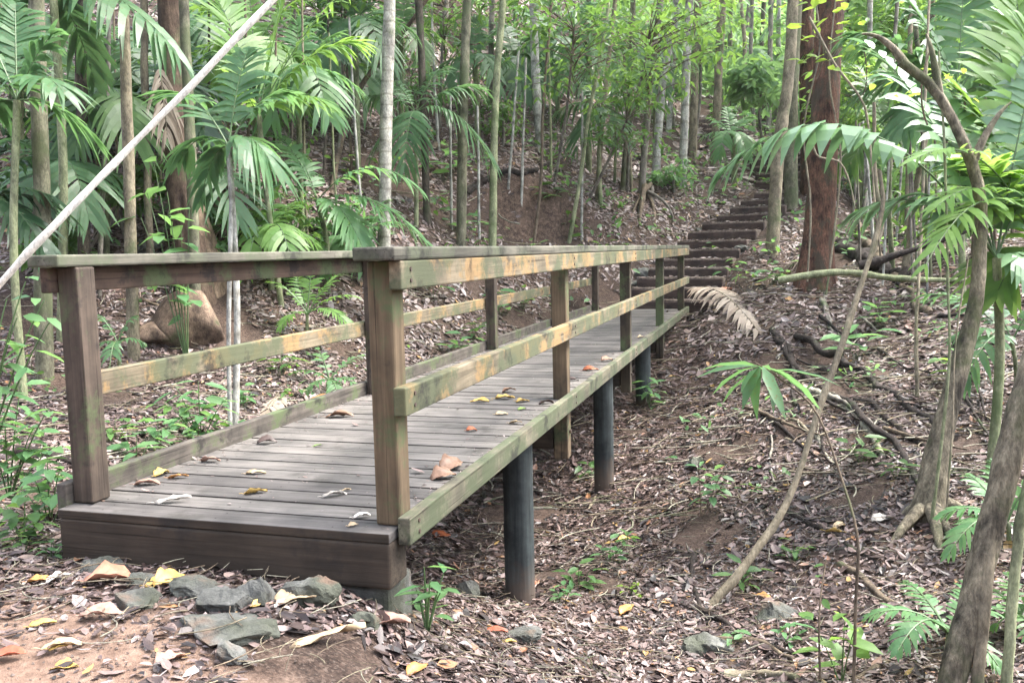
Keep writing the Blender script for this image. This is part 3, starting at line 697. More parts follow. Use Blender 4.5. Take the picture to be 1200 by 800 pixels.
# ------------------------------------------------------------------ trees of the picture
TR = [
 ('mossy grey-green trunk just left of the left front post', (52, 448), [(46, 200), (42, -20)], 21, 16, 'mossy', 'l'),
 ('slim dark brown trunk rising behind the near end of the left handrail', (101, 345), [(97, 160), (93, -20)], 15, 12, 'dark', 'l'),
 ('smooth tan trunk standing in the gap right of the left front post', (156, 420), [(149, 250), (143, -20)], 16, 10, 'tan', 'l'),
 ('mottled green-grey trunk directly in front of the big buttressed trunk', (229, 400), [(223, 200), (215, -20)], 13, 11, 'mossy', 'l'),
 ('thin tan trunk between the dark slim trunk and the buttressed trunk', (178, 335), [(172, 110), (170, -20)], 9, 8, 'tan', 'l'),
 ('very thin pale stem beside the slim dark brown trunk', (116, 350), [(122, 190), (127, 40), (126, -20)], 6, 5, 'grey', 'l'),
 ('pale ringed palm trunk behind the near end of the right handrail', (450, 322), [(452, 150), (456, -20)], 15, 13, 'ring', 'p'),
 ('slim dark grey trunk just right of the ringed palm trunk', (501, 262), [(497, 130), (490, -20)], 9, 8, 'dark', 'l'),
 ('mossy green trunk behind the handrail, left of the pale green one', (541, 296), [(543, 130), (548, -20)], 12, 10, 'mossy', 'l'),
 ('straight pale green stem crossing the dirt bank behind the handrail', (577, 318), [(582, 120), (591, -20)], 10, 7, 'pgreen', 'p'),
 ('whitish trunk on the slope above the fallen log', (634, 178), [(628, 80), (625, -20)], 11, 9, 'white', 'l'),
 ('thin grey trunk high on the slope left of the whitish trunk', (575, 128), [(576, 50), (578, -20)], 7, 6, 'grey', 'l'),
 ('thin leaning sapling crossing the bare dirt bank', (667, 286), [(680, 215), (692, 130), (712, 20), (714, -20)], 5, 4, 'pgreen', 'l'),
 ('thin straight pale sapling right of the dirt bank', (700, 238), [(706, 130), (716, 40), (722, -20)], 6, 5, 'tan', 'l'),
 ('short crooked thin sapling left of the dirt bank', (624, 290), [(632, 215), (634, 120), (646, -20)], 4, 3, 'brown', 'l'),
 ('brown slim trunk rooted above the knot of bare roots', (752, 228), [(760, 120), (776, -20)], 9, 7, 'grey', 'l'),
 ('pale slim trunk leaning right beside the knot of bare roots', (768, 212), [(776, 100), (796, -20)], 10, 8, 'white', 'l'),
 ('thin mossy trunk left of the knot of bare roots', (730, 222), [(738, 100), (742, -20)], 7, 6, 'mossy', 'l'),
 ('pale grey slender trunk nearest the lower steps on their left', (799, 218), [(803, 100), (808, -20)], 10, 9, 'white', 'l'),
 ('tan slender trunk close behind the pale one left of the steps', (812, 185), [(815, 80), (819, -20)], 9, 8, 'tan', 'l'),
 ('tan slender trunk standing before the distant flight of steps', (836, 196), [(841, 90), (846, -20)], 10, 9, 'tan', 'l'),
 ('thin pale trunk uphill from the knot of bare roots', (783, 160), [(788, 80), (792, -20)], 7, 6, 'white', 'l'),
 ('tan trunk beside the lower steps bending right as it rises', (905, 300), [(911, 190), (924, 90), (930, -20)], 15, 12, 'tan', 'l'),
 ('straight greenish-grey trunk close left of the big red trunk', (927, 246), [(927, 120), (933, -20)], 17, 14, 'mossy', 'l'),
 ('dark red trunk partly hidden behind the big red trunk', (950, 225), [(948, 90), (942, -20)], 22, 20, 'red', 'l'),
 ('thin pale trunk in the thicket right of the big red trunk', (1014, 255), [(1018, 100), (1020, -20)], 7, 6, 'white', 'l'),
 ('very thin grey stem in the thicket behind the pale broad frond', (1042, 275), [(1046, 100), (1052, -20)], 5, 4, 'grey', 'l'),
 ('thin tan stem right of the grey stem in the thicket', (1062, 290), [(1065, 100), (1068, -20)], 6, 5, 'tan', 'l'),
 ('pale trunk behind the crooked mossy tree on the right', (1096, 262), [(1106, 120), (1120, -20)], 11, 9, 'white', 'l'),
 ('thin white trunk above the crooked limb on the right', (1134, 180), [(1136, 80), (1141, -20)], 9, 8, 'white', 'l'),
 ('slender grey trunk near the right edge behind bright fronds', (1178, 235), [(1174, 80), (1170, -20)], 10, 9, 'grey', 'l'),
 ('short pale leaning stem behind the brown logs by the red trunk', (1060, 318), [(1072, 230), (1090, 120), (1094, -20)], 8, 6, 'tan', 'l'),
 ('thin mossy stem beneath the dark branch on the right', (1090, 330), [(1084, 220), (1078, 90), (1070, -20)], 6, 5, 'mossy', 'l'),
]
for k, (lb, ba, via, w0, w1, mt, cr) in enumerate(TR):
    trunk_tree(lb, ba, via, w0*1.05, w1, B[mt], cr+str(k % 2), ext=rng.uniform(1.8, 3.2))
ORD = 'first second third fourth fifth sixth seventh eighth ninth tenth eleventh twelfth thirteenth fourteenth fifteenth sixteenth seventeenth eighteenth nineteenth twentieth'.split()
farx = [(846, 140), (858, 128), (868, 150), (876, 132), (884, 158), (893, 140), (901, 160), (908, 130), (916, 150), (976, 190), (986, 165), (994, 205), (1002, 175), (1028, 190), (1038, 165), (1052, 200), (1082, 190), (1112, 175), (1150, 190), (1188, 175)]
for k, (px, py) in enumerate(farx):
    side = 'beyond the distant steps left of the red trunk' if px < 930 else 'in the far thicket right of the red trunk'
    o = ORD[k] if px < 930 else ORD[k-9]
    trunk_tree(f'slender distant trunk, {o} from the left {side}', (px, py), [(px+rng.uniform(-4, 6), py-90), (px+rng.uniform(-4, 12), py-190)], rng.uniform(5, 8), rng.uniform(4, 6), B[random.choice(['white', 'tan', 'grey', 'dark', 'mossy'])], 'f'+str(k % 2), ext=rng.uniform(2, 6), group='slender trunks of the far forest', seg=7, csc=1.5)
upx = [(262, 120), (300, 95), (338, 130), (385, 110), (425, 75), (470, 95), (520, 60), (600, 90), (655, 75), (690, 110)]
for k, (px, py) in enumerate(upx):
    trunk_tree(f'thin trunk high on the left hillside, {ORD[k]} of ten from the left', (px, py), [(px+rng.uniform(-8, 8), py-70), (px+rng.uniform(-12, 14), py-170)], rng.uniform(5, 9), rng.uniform(4, 7), B[random.choice(['grey', 'tan', 'dark', 'mossy'])], 'l'+str(k % 2), ext=rng.uniform(1, 4), group='thin trunks high on the left hillside', seg=7)

for k, px in enumerate((996, 1008, 1024, 1034, 1050, 1070, 1076, 1086, 1102, 1116, 1126, 1140, 1156, 1166, 1186)):
    by = 290+rng.uniform(-25, 60); lean = rng.uniform(-14, 14)
    trunk_tree(f'thin bare upright stem in the right thicket, {ORD[k]} of fifteen from the left', (px, by), [(px+lean*.5, by-90), (px+lean, by-rng.uniform(150, 260))], rng.uniform(3, 6), 2.5, B[random.choice(['tan', 'white', 'brown', 'grey'])], None, ext=0, group='thin bare stems in the right thicket', name='bare_sapling', cat='sapling', seg=6)

for k, px in enumerate((398, 424, 470, 515, 530, 562, 596, 612, 646, 682, 720, 740)):
    by = rng.uniform(175, 285); lean = rng.uniform(-16, 16)
    trunk_tree(f'thin pale sapling on the slope behind the bridge, {ORD[k]} of twelve from the left', (px, by), [(px+lean*.5, by-80), (px+lean, by-rng.uniform(140, 260))], rng.uniform(3, 5), 2.5, B[random.choice(['tan', 'white', 'pgreen', 'grey'])], None, ext=0, group='thin pale saplings behind the bridge', name='bare_sapling', cat='sapling', seg=6)
TG = sorted([(rng.uniform(890, 1150), rng.uniform(370, 560)) for _ in range(26)])
NUM = ORD+['twenty-first', 'twenty-second', 'twenty-third', 'twenty-fourth', 'twenty-fifth', 'twenty-sixth']
for k, (px, py) in enumerate(TG):
    a = rng.normal(.75, .5); L = rng.uniform(35, 110); dx, dy = math.cos(a)*L*.5, math.sin(a)*L*.5
    lying(f'thin dead stick in the tangle on the right bank, {NUM[k]} of twenty-six from the left', [(px-dx, py-dy), (px+rng.uniform(-6, 6), py+rng.uniform(-6, 6)), (px+dx, py+dy)], rng.uniform(2.5, 6), B[random.choice(['root', 'root', 'brown', 'grey', 'tan'])], 'dead_stick', 'stick', w1=2, lift=rng.uniform(.5, 3), group='dead sticks tangled on the right bank')
for k, px in enumerate((20, 78, 112, 138, 190, 212, 244, 262, 296, 318, 340, 362, 380, 412)):
    by = rng.uniform(200, 330); lean = rng.uniform(-14, 14)
    trunk_tree(f'slender shaded sapling on the left hillside, {ORD[k]} of fourteen from the left', (px, by), [(px+lean*.5, by-90), (px+lean, by-rng.uniform(160, 330))], rng.uniform(3, 5.5), 2.5, B[random.choice(['tan', 'dark', 'brown', 'grey'])], None, ext=0, group='slender saplings on the left hillside', name='bare_sapling', cat='sapling', seg=6)
# big red tree with flaring foot, limb of bark ridges
def big_tree(label, base, via, w0, w1, mat, fins, ext=4, name='tree', hitd=None, lob=5, fl=.45, seg=28, finmat=None):
    g = hit(*base) if hitd is None else at(base[0], base[1], hitd)
    if hitd is not None: g = np.array([g[0], g[1], Hs(g[0], g[1])])
    d = depth(g); pts = [g-UP*1.1]+[at(v[0], v[1], d+(v[2] if len(v) > 2 else 0)) for v in via]
    pts.append(pts[-1]+unit(unit(pts[-1]-pts[-2])+UP)*ext)
    n = 70; P = smooth_path(pts, n); hgt = P[:, 2]-g[2]
    t = np.clip(hgt/(P[-2, 2]-g[2]), 0, 1); r = (w0+(w1-w0)*np.sqrt(t))/2/FPX*d
    th = np.arange(seg)*2*PI/seg; V = []; ph = rng.random()*6
    for k in range(n):
        a = fl*math.exp(-max(hgt[k], -.3)/.45); lobe = 1+a*(.5+.9*np.abs(np.cos(lob*.5*th+ph))**2)+.05*np.cos(3*th+hgt[k])
        nz = fbm(np.cos(th)*2.6+5, np.sin(th)*2.6+hgt[k]*.6, 4, 4)*.22
        rr = r[k]*(lobe+nz); V.append(P[k]+np.stack([np.cos(th)*rr, np.sin(th)*rr, 0*th], 1))
    V = np.concatenate(V); i = np.arange(n-1)[:, None]*seg; j = np.arange(seg)[None]; j2 = (j+1) % seg
    mb = MB(); mb.add(V, np.stack([i+j, i+j2, i+seg+j2, i+seg+j], -1).reshape(-1, 4))
    root = thing(name, label, 'tree', tuple(g)); mb.build('trunk', mat, root, smooth=True)
    for (pp, hh, w) in fins:     # buttress roots: pixel ends on the ground, height at the trunk, thickness
        e = hit(*pp) if len(pp) == 2 else at(*pp); mbf = MB(); m = 14; Vt = []
        for k in range(m):
            u = k/(m-1); q = g*(1-u)+e*u; zz = Hs(q[0], q[1]); sd = unit(np.cross(e-g, UP)); bow = sd*math.sin(u*PI)*.10
            top = g[2]+hh*(1-u)**1.7*(1+.1*math.sin(u*9)); top = max(top, zz+.03*(1-u)+.012); wd = w*(1-.6*u)
            for a_, hfrac in ((-1.5, -.15), (-1, .25), (-.55, .7), (-.25, .95), (.25, .95), (.55, .7), (1, .25), (1.5, -.15)):
                z = zz-.06+(top-zz+.06)*max(hfrac, 0)-(0.1 if hfrac < 0 else 0); Vt.append(np.array([q[0], q[1], z])+bow+sd*a_*wd*.5)
        i = np.arange(m-1)[:, None]*8; j = np.arange(7)[None]; mbf.add(np.array(Vt), np.stack([i+j, i+j+1, i+8+j+1, i+8+j], -1).reshape(-1, 4))
        mbf.build('buttress', finmat or mat, root, smooth=True)
    c = bpy.data.objects.new('crown', crown_mesh('l0')); COL.objects.link(c); c.parent = root; c.location = Vector(P[-1])-root.location; c.scale = (2, 2, 2)
    return root
big_tree('big trunk with flaky reddish-brown bark right of the steps', (954, 340), [(955, 322), (962, 230), (968, 120), (972, 40), (975, -20)], 34, 28, B['red'], [], fl=.55)
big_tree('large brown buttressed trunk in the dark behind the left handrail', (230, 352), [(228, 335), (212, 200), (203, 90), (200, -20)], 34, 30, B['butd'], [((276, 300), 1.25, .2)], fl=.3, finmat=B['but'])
r_, P_, R_ = trunk_tree('crooked mossy tree with a flared foot on the right slope', (1088, 600), [(1098, 540), (1120, 450), (1144, 360), (1150, 290), (1148, 225), (1128, 165), (1095, 105), (1055, 72)], 47, 11, B['crook'], None, ext=0, flare=.5, seg=18, rough=.14, tap=2.7)
mb = MB()
for q in ((1050, 610), (1120, 640), (1040, 640), (1105, 655), (1140, 600)):
    e = hit(*q); p0 = P_[3]; R0 = R_[3]; pth = bez(p0, (p0*.35+e*.65)+UP*.06, e-UP*.04, 14); mr = MB(); mr.tube(pth, np.linspace(R0*.5, .012, 14), 8, .5, 0, .1); mr.build('root', B['crook'], r_, smooth=True)
for a, b in (((1100, 110), (1085, 40)), ((1140, 190), (1185, 120)), ((1060, 75), (1010, 40))):
    d0 = depth(P_[-1]); pth = bez(at(*a, d0), (at(*a, d0)+at(*b, d0))/2+UP*.1, at(*b, d0), 10); mr = MB(); mr.tube(pth, np.linspace(.029, .006, 10), 7, .5, 0, .1); mr.build('branch', B['crook'], r_, smooth=True)
trunk_tree('thick leaning mossy trunk at the right edge, nearest the camera', (1112, 815), [(1146, 690), (1174, 575), (1212, 420), (1270, 190), (1300, 40)], 33, 25, B['crook'], 'l0', seg=16, ext=6, csc=.8)
trunk_tree('pale slim stem tight against the thick leaning trunk', (1144, 815), [(1157, 700), (1172, 600), (1193, 490), (1240, 300)], 15, 11, B['tan'], 'l1', ext=4.5, csc=.7)
trunk_tree('slim greenish stem in the bottom right corner', (1178, 815), [(1193, 660), (1215, 540), (1240, 400)], 13, 10, B['pgreen'], 'l0', ext=4.5, csc=.7)
# leaning poles, cane, vines
lying('slim bare pole leaning across the gully on the right', [(826, 716, 4.85), (868, 668, 4.9), (922, 590, 5.0), (958, 485, 5.1), (1003, 355, 5.25), (1034, 245, 5.4), (1030, 200, 5.45)], 10.5, B['tan'], 'leaning_pole', 'pole', w1=5, hold=1, rough=.04)
g0 = hit(-262, 640)
lying('bleached white cane slanting across the upper left corner', [(-262, 640, depth(g0)), (0, 333, 3.1), (160, 165, 3.15), (322, -2, 3.2), (425, -108, 3.25)], 8.5, B['cane'], 'leaning_cane', 'cane', w1=6.5, hold=1, rough=.03, n=60)
lying('slender bare stem leaning right behind the ringed palm trunk', [(388, 230), (402, 157, 13.3), (424, 100, 13.3), (486, 20, 13.3), (520, -40, 13.3)], 7, B['brown'], 'leaning_sapling', 'sapling', w1=5, hold=1, rough=.04)
for lb, pts, w in (('pale thin vine looping down right of the big red trunk', [(948, 20, 9), (978, 75, 9), (1008, 115, 8.9), (1018, 150, 8.9), (1026, 250, 8.9), (1032, 300, 9)], 5),
    ('pale climber hugging the front of the big red trunk', [(968, 345, 10.6), (978, 270, 10.75), (985, 180, 10.8), (972, 90, 10.8), (980, -10, 10.8)], 4),
    ('thin vine winding up the left side of the big red trunk', [(946, 330, 10.7), (950, 240, 10.8), (942, 150, 10.9), (960, 60, 10.9), (955, -10, 10.9)], 4),
    ('green hanging vine beside the crooked mossy tree', [(1092, 608, 5.0), (1098, 560, 5.0), (1112, 430, 5.0), (1111, 330, 5.1), (1108, 200, 5.2), (1100, 60, 5.3)], 6),
    ('second thin vine right of the crooked mossy tree foot', [(1108, 610, 4.9), (1116, 500, 4.95), (1120, 400, 5.0), (1135, 300, 5.1)], 4),
    ('thin grey vine dangling in front of the logs', [(1075, 465, 7), (1074, 380, 7.2), (1080, 260, 7.5), (1084, 120, 7.7), (1090, -20, 8)], 7),
    ('pale crooked stem rising between the brown logs', [(1022, 300, 9.5), (1034, 262, 9.5), (1028, 225, 9.5), (1025, 190, 9.5), (1024, 120, 9.4)], 9),
    ('hooked white vine end beside the big red trunk', [(953, 172, 9.3), (960, 184, 9.3), (984, 190, 9.3), (996, 215, 9.3), (1002, 245, 9.3)], 4)):
    lying(lb, pts, w*.62, B['tan'] if 'green' not in lb else B['pgreen'], 'vine', 'vine', w1=w*.45, hold=1, rough=.05)
# ------------------------------------------------------------------ logs, roots and sticks
for lb, pts, w, mt, nm in (
    ('dark rotten log sliding down the right slope, upper end by a broken stump', [(905, 388), (940, 438), (1000, 482), (1060, 540), (1080, 580)], 11, 'root', 'fallen_log'),
    ('dark rotten log lying parallel above the other on the right slope', [(935, 398), (1010, 438), (1075, 488), (1112, 516)], 11, 'root', 'fallen_log'),
    ('short black root bending down from the dark logs', [(908, 398), (926, 425), (932, 478)], 10, 'root', 'root'),
    ('thick black log below the dark branch right of the red trunk', [(985, 292), (1020, 312), (1062, 336)], 20, 'root', 'fallen_log'),
    ('thin black log across the slope left of the crooked tree', [(1000, 470), (1050, 500), (1100, 540)], 10, 'root', 'fallen_log'),
    ('brown log under the pale horizontal branch', [(1000, 268), (1045, 322), (1085, 372)], 13, 'brown', 'fallen_log'),
    ('pale greenish root arching over the litter below the dark logs', [(940, 458), (972, 466), (1004, 492), (1042, 540)], 11, 'proot', 'root'),
    ('small pale root hooking down in the litter', [(958, 512), (964, 532), (988, 552)], 7, 'proot', 'root'),
    ('dark stick lying diagonally in the middle of the litter slope', [(918, 600), (988, 638), (1045, 686)], 9, 'root', 'fallen_branch'),
    ('brown branch lying above the lower right palm', [(985, 668), (1030, 700), (1085, 748)], 12, 'brown', 'fallen_branch'),
    ('long dark branch at the foot of the leaning pole', [(815, 712), (868, 745), (962, 778)], 9, 'root', 'fallen_branch'),
    ('mossy brown branch just below the long dark branch', [(835, 750), (900, 766), (952, 786)], 10, 'brown', 'fallen_branch'),
    ('tan barkless log at the bottom edge', [(846, 796), (890, 797), (936, 803)], 16, 'tan', 'fallen_log'),
    ('black broken stub standing beside the leaning pole foot', [(812, 655), (813, 690), (818, 722)], 9, 'root', 'fallen_branch'),
    ('grey stick crossing the litter at the bottom right', [(978, 782), (1030, 770), (1092, 776)], 6, 'grey', 'fallen_branch'),
    ('brown stick beside the grey one at the bottom right', [(1000, 798), (1050, 772), (1075, 742)], 8, 'brown', 'fallen_branch'),
    ('dark log under the green plants at the left edge', [(20, 535), (60, 543), (98, 552)], 14, 'root', 'fallen_log'),
    ('long pale stick on the ground seen through the left railing', [(122, 478), (200, 484), (300, 496)], 5, 'tan', 'fallen_branch'),
    ('dark fallen log lodged over the hollow in the bank', [(548, 232), (580, 208), (620, 204), (660, 202)], 9, 'root', 'fallen_log'),
    ('brown fallen log on the slope left of the hollow', [(468, 180), (515, 174), (566, 168)], 9, 'brown', 'fallen_log'),
    ('thin stick leaning on the buttress seen through the left railing', [(160, 352), (200, 368), (238, 392)], 5, 'brown', 'fallen_branch'),
    ('bare grey root running along the litter below the red trunk', [(955, 325), (968, 360), (978, 400)], 6, 'grey', 'root'),
    ('thin dead twig slanting over the middle of the gully', [(690, 598), (697, 585), (706, 570)], 4, 'tan', 'fallen_branch'),
    ('grey stick lying among the litter under the second pile', [(620, 598), (680, 594), (730, 590)], 4, 'grey', 'fallen_branch'),
    ('curved brown stick near the right edge of the litter slope', [(1000, 452), (1060, 445), (1110, 420)], 6, 'tan', 'fallen_branch')):
    lying(lb, pts, w, B[mt], nm, 'log' if 'log' in nm else ('root' if nm == 'root' else 'branch'), w1=w*.5, rough=.32)
lying('pale horizontal branch fallen across from the foot of the red trunk', [(912, 329, 9.6), (985, 319, 9.5), (1060, 327, 9.4), (1138, 329, 9.3)], 9, B['pgreen'], 'fallen_branch', 'branch', w1=6, hold=1)
lying('dark branch slanting up right of the red trunk', [(1008, 312, 9.2), (1060, 296, 9.1), (1132, 270, 9.0)], 10, B['root'], 'fallen_branch', 'branch', w1=6, hold=1)
# knot of bare roots on the bank
g = hit(762, 232); kn = thing('root_knot', 'knot of bare pale roots on the bank above the handrail', 'roots', tuple(g))
for q in ((735, 275), (748, 282), (765, 285), (780, 272), (790, 262), (740, 255)):
    e = hit(*q); mb = MB(); mb.tube(bez(g+UP*.12+rng.normal(0, .07, 3), (g*.5+e*.5)+UP*.10+rng.normal(0, .1, 3), e-UP*.03, 14), np.linspace(.05, .014, 14)*rng.uniform(.6, 1.2), 8, .5, 0, .3); mb.build('root', B['grey' if q[0] > 765 else 'brown'], kn, smooth=True)

# ------------------------------------------------------------------ palms
palm('small palm with drooping fans at the left edge', (28, 472), (20, 118), 11, [(-60, 70, 0, .3), (72, 105, -.3, .45), (62, 40, 0, .2), (-40, 160, .2, .3), (18, 10, .2, .1), (112, 165, .3, .35), (-30, 20, 0, .2)], 'cool', n=26, ll=.5, lw=.04)
palm('tall palm behind the left edge with one bright frond arching right', (72, 400), (62, -12), 12, [(206, 60, -.6, .25, dict(droop=.9)), (0, 60, 0, .3), (120, -60, .2, .2), (110, 90, .5, .3), (-60, 10, 0, .3)], 'cool', n=24, ll=.45, lw=.05)
palm('double-stemmed palm close behind the left railing with a pale fan frond', (276, 506), (268, 172), 9, [(316, 188, -.1, .62, dict(droop=.85, ll=.5, lw=.06, n=15)), (212, 185, .3, .4, dict(droop=.8)), (200, 110, .4, .3), (336, 110, .2, .35), (290, 60, .2, .2), (236, 230, .1, .5)], 'cool', stem='white', n=24, ll=.42, lw=.042)
mbx = MB(); gg = hit(270, 506); mbx.tube(smooth_path([gg-UP*.1, gg, at(268, 380, depth(gg)), at(272, 215, depth(gg))], 24), .017, 8, .5, 0, .05); tag(mbx.build('bare_sapling', B['white'], smooth=True, loc=tuple(gg)), 'thin white bare stem beside the double-stemmed palm', 'sapling')
palm('tall palm with bright backlit fronds spreading at the top left', (330, 360), (303, 135), 8, [(348, -50, 0, .12, dict(droop=.25)), (420, 50, .3, .3), (255, 0, .2, .2, dict(droop=.3)), (430, -30, .5, .2), (270, 90, -.2, .2), (380, 120, -.3, .3)], 'bright', n=28, ll=.55, lw=.04)
palm('palm with a long frond arching over the left handrail', (384, 340), (372, 235), 8, [(492, 222, -.3, .48, dict(ll=.36, lw=.055, n=17)), (318, 155, .2, .3), (505, 290, -.2, .35), (320, 275, 0, .35), (425, 290, -.4, .4), (345, 180, .2, .3), (300, 220, .2, .3)], 'fresh', n=26, ll=.42, lw=.035)
palm('dark-fronded palm on the slope behind the ringed palm trunk', (488, 268), (487, 132), 6, [(435, 185, 0, .4), (474, 195, -.5, .5), (578, 190, -.2, .5), (565, 105, .3, .3), (520, 80, .3, .3), (430, 115, .2, .3), (455, 90, .3, .2)], 'cool', n=26, ll=.5, lw=.03, droop=.7)
palm('low fern-leaved palm seen between the left rails', (362, 408), (360, 368), 5, [(316, 330, 0, .3), (328, 385, -.3, .4), (404, 318, .2, .2), (418, 348, 0, .3), (368, 300, .2, .15), (412, 385, -.3, .4), (345, 318, .2, .2)], 'bright', n=30, ll=.22, lw=.02, droop=.35)
palm('low palm beside the left kerb, fronds under the middle rail', (388, 468), (386, 445), 5, [(340, 438, .1, .3), (348, 478, -.2, .4), (424, 416, .2, .2), (434, 470, -.1, .4), (402, 488, -.3, .4), (372, 408, .2, .2)], 'fresh', n=24, ll=.2, lw=.02, droop=.4)
palm('small dark fern palm right beside the left front post', (140, 440), (138, 402), 5, [(112, 368, 0, .3), (158, 370, .1, .3), (128, 438, -.3, .5), (168, 402, 0, .4), (108, 410, -.1, .4)], 'cool', n=20, ll=.2, lw=.022, droop=.6)
palm('palm under the leafy branches above the dirt bank', (704, 242), (704, 128), 6, [(676, 172, -.3, .5), (742, 125, 0, .3), (655, 130, .2, .3), (730, 160, -.4, .5), (690, 90, .3, .2), (760, 90, .3, .3)], 'cool', n=24, ll=.55, lw=.04, droop=.75)
palm('distant palm at the top of the slope beside the whitish trunk', (604, 150), (602, 68), 6, [(555, 82, 0, .3), (655, 75, 0, .3), (612, 108, -.5, .5), (590, 30, .2, .2), (640, 40, .2, .2), (570, 45, 0, .2)], 'cool', n=24, ll=.6, lw=.05, droop=.6)
palm('palm among the slender trunks left of the steps, top centre', (768, 190), (766, 60), 7, [(730, 90, -.3, .4), (812, 70, -.2, .4), (800, 20, .2, .2), (735, 30, .2, .2), (770, 110, -.6, .5)], 'cool', n=24, ll=.6, lw=.05, droop=.7)
palm('green-stemmed palm on the right whose long pale frond reaches over the steps', (1160, 566), (1168, 302), 13, [
    (836, 210, .2, .62, dict(ll=.30, lw=.115, droop=.95, n=19, start=.30, gap=.0)), (1215, 70, .2, .15), (1016, 52, .6, .2, dict(ll=.42, lw=.07, droop=.5)), (1240, 160, 0, .2), (1240, 340, -.4, .4), (1005, 250, .5, .45), (1110, 120, .4, .2), (1060, 230, .2, .4, dict(lw=.06))], 'pale', stem='pgreen', n=22, ll=.40, lw=.05, droop=.6)
palm('tall background palm with broad pale fronds at the top right', (1128, 345), (1122, 112), 9, [(998, 40, 0, .25, dict(lw=.09)), (1055, -10, .3, .2), (1008, 110, .2, .4), (1185, 40, 0, .25), (1130, -30, .3, .1), (1220, 130, 0, .4), (1060, 150, -.4, .5)], 'cool', n=24, ll=.6, lw=.07, droop=.6)
palm('palm with bright backlit green fronds cut by the right edge', (1250, 520), (1222, 300), 10, [(1128, 110, .2, .2), (1165, 40, .3, .1), (1205, 30, 0, .1), (1128, 190, -.2, .25), (1122, 255, -.3, .4), (1190, -10, .3, .1), (1170, 340, -.4, .4), (1150, 150, .5, .2), (1075, 185, -.9, .35, dict(n=26, lw=.026, ll=.3, fan=.6)), (1085, 310, -1.0, .45, dict(n=26, lw=.026, ll=.3, fan=.6)), (1100, 240, -.8, .35, dict(n=24, lw=.028, ll=.3, fan=.6))], 'bright', n=26, ll=.5, lw=.05, droop=.35)
palm('dense palm in the thicket behind the pale broad frond', (1046, 320), (1042, 170), 7, [(985, 128, 0, .3), (992, 200, -.4, .5), (1095, 120, 0, .3), (1090, 190, -.4, .5), (1040, 80, .3, .15), (1005, 80, .3, .2), (1080, 75, .4, .2)], 'mid', n=26, ll=.5, lw=.035, droop=.5)
palm('low feathery palm near the bottom right corner', (1112, 768), (1112, 742), 8, [(1018, 722, 0, .35), (1052, 762, -.3, .4), (1145, 676, .2, .2), (1205, 715, 0, .3), (1060, 680, .3, .2), (1170, 780, -.3, .3)], 'fresh', n=34, ll=.16, lw=.014, droop=.4, gap=.02)
palm('low feathery palm behind the thick leaning trunk', (1182, 640), (1180, 612), 6, [(1104, 604, 0, .35), (1112, 648, -.2, .4), (1135, 556, .2, .2), (1215, 560, 0, .3), (1225, 650, -.1, .3), (1165, 540, .3, .1)], 'fresh', n=30, ll=.2, lw=.018, droop=.4, gap=.02)
palm('pale-fronded small palm right of the crooked mossy tree', (1190, 470), (1186, 400), 6, [(1120, 395, 0, .4), (1130, 450, -.3, .5), (1150, 340, .2, .2), (1225, 350, 0, .3), (1085, 345, .5, .3)], 'cool', n=24, ll=.3, lw=.03, droop=.5)
palm('grassy-leaved palm below the thick leaning trunk, right corner', (1195, 745), (1195, 722), 6, [(1160, 690, .2, .2), (1180, 672, .2, .1), (1215, 690, 0, .2), (1165, 735, 0, .4), (1210, 760, -.2, .4)], 'mid', n=22, ll=.14, lw=.014, droop=.3)
palm('small palm on the slope just above the middle of the left handrail', (432, 330), (430, 275), 5, [(395, 250, 0, .3), (470, 262, 0, .35), (415, 305, -.3, .5), (452, 235, .2, .2), (385, 290, 0, .4)], 'fresh', n=22, ll=.35, lw=.035, droop=.55)
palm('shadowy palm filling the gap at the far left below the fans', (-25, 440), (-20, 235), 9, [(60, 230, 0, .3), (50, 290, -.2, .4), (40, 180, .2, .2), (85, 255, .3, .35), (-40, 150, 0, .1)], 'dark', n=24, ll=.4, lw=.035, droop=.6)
for k, (bx_, by, cx_, cy_, lab) in enumerate((
    (886, 150, 884, 62, 'far palm with loose fronds above the distant steps'), (1000, 215, 1004, 110, 'far palm right behind the big red trunk'), (1168, 230, 1166, 96, 'far palm between the white trunk and the right edge'), (848, 120, 850, 40, 'small far palm at the top of the distant steps'),
    (655, 140, 650, 50, 'far palm above the whitish trunk on the hillside'), (250, 130, 246, 30, 'palm high on the hillside right of the buttressed trunk'), (400, 150, 398, 60, 'palm high on the hillside behind the bright fronds'), (160, 170, 160, 70, 'hillside palm behind the slim dark brown trunk'))):
    r = 62
    palm(lab, (bx_, by), (cx_, cy_), 7, [(cx_-r, cy_+18, 0, .35), (cx_+r, cy_+14, 0, .35), (cx_-r*.6, cy_-40, .4, .2), (cx_+r*.6, cy_-44, .4, .2), (cx_-20, cy_+52, -.8, .6), (cx_+34, cy_+48, -.8, .6)], 'far' if cx_ > 700 else 'cool', n=22, ll=.85, lw=.075, droop=.6)
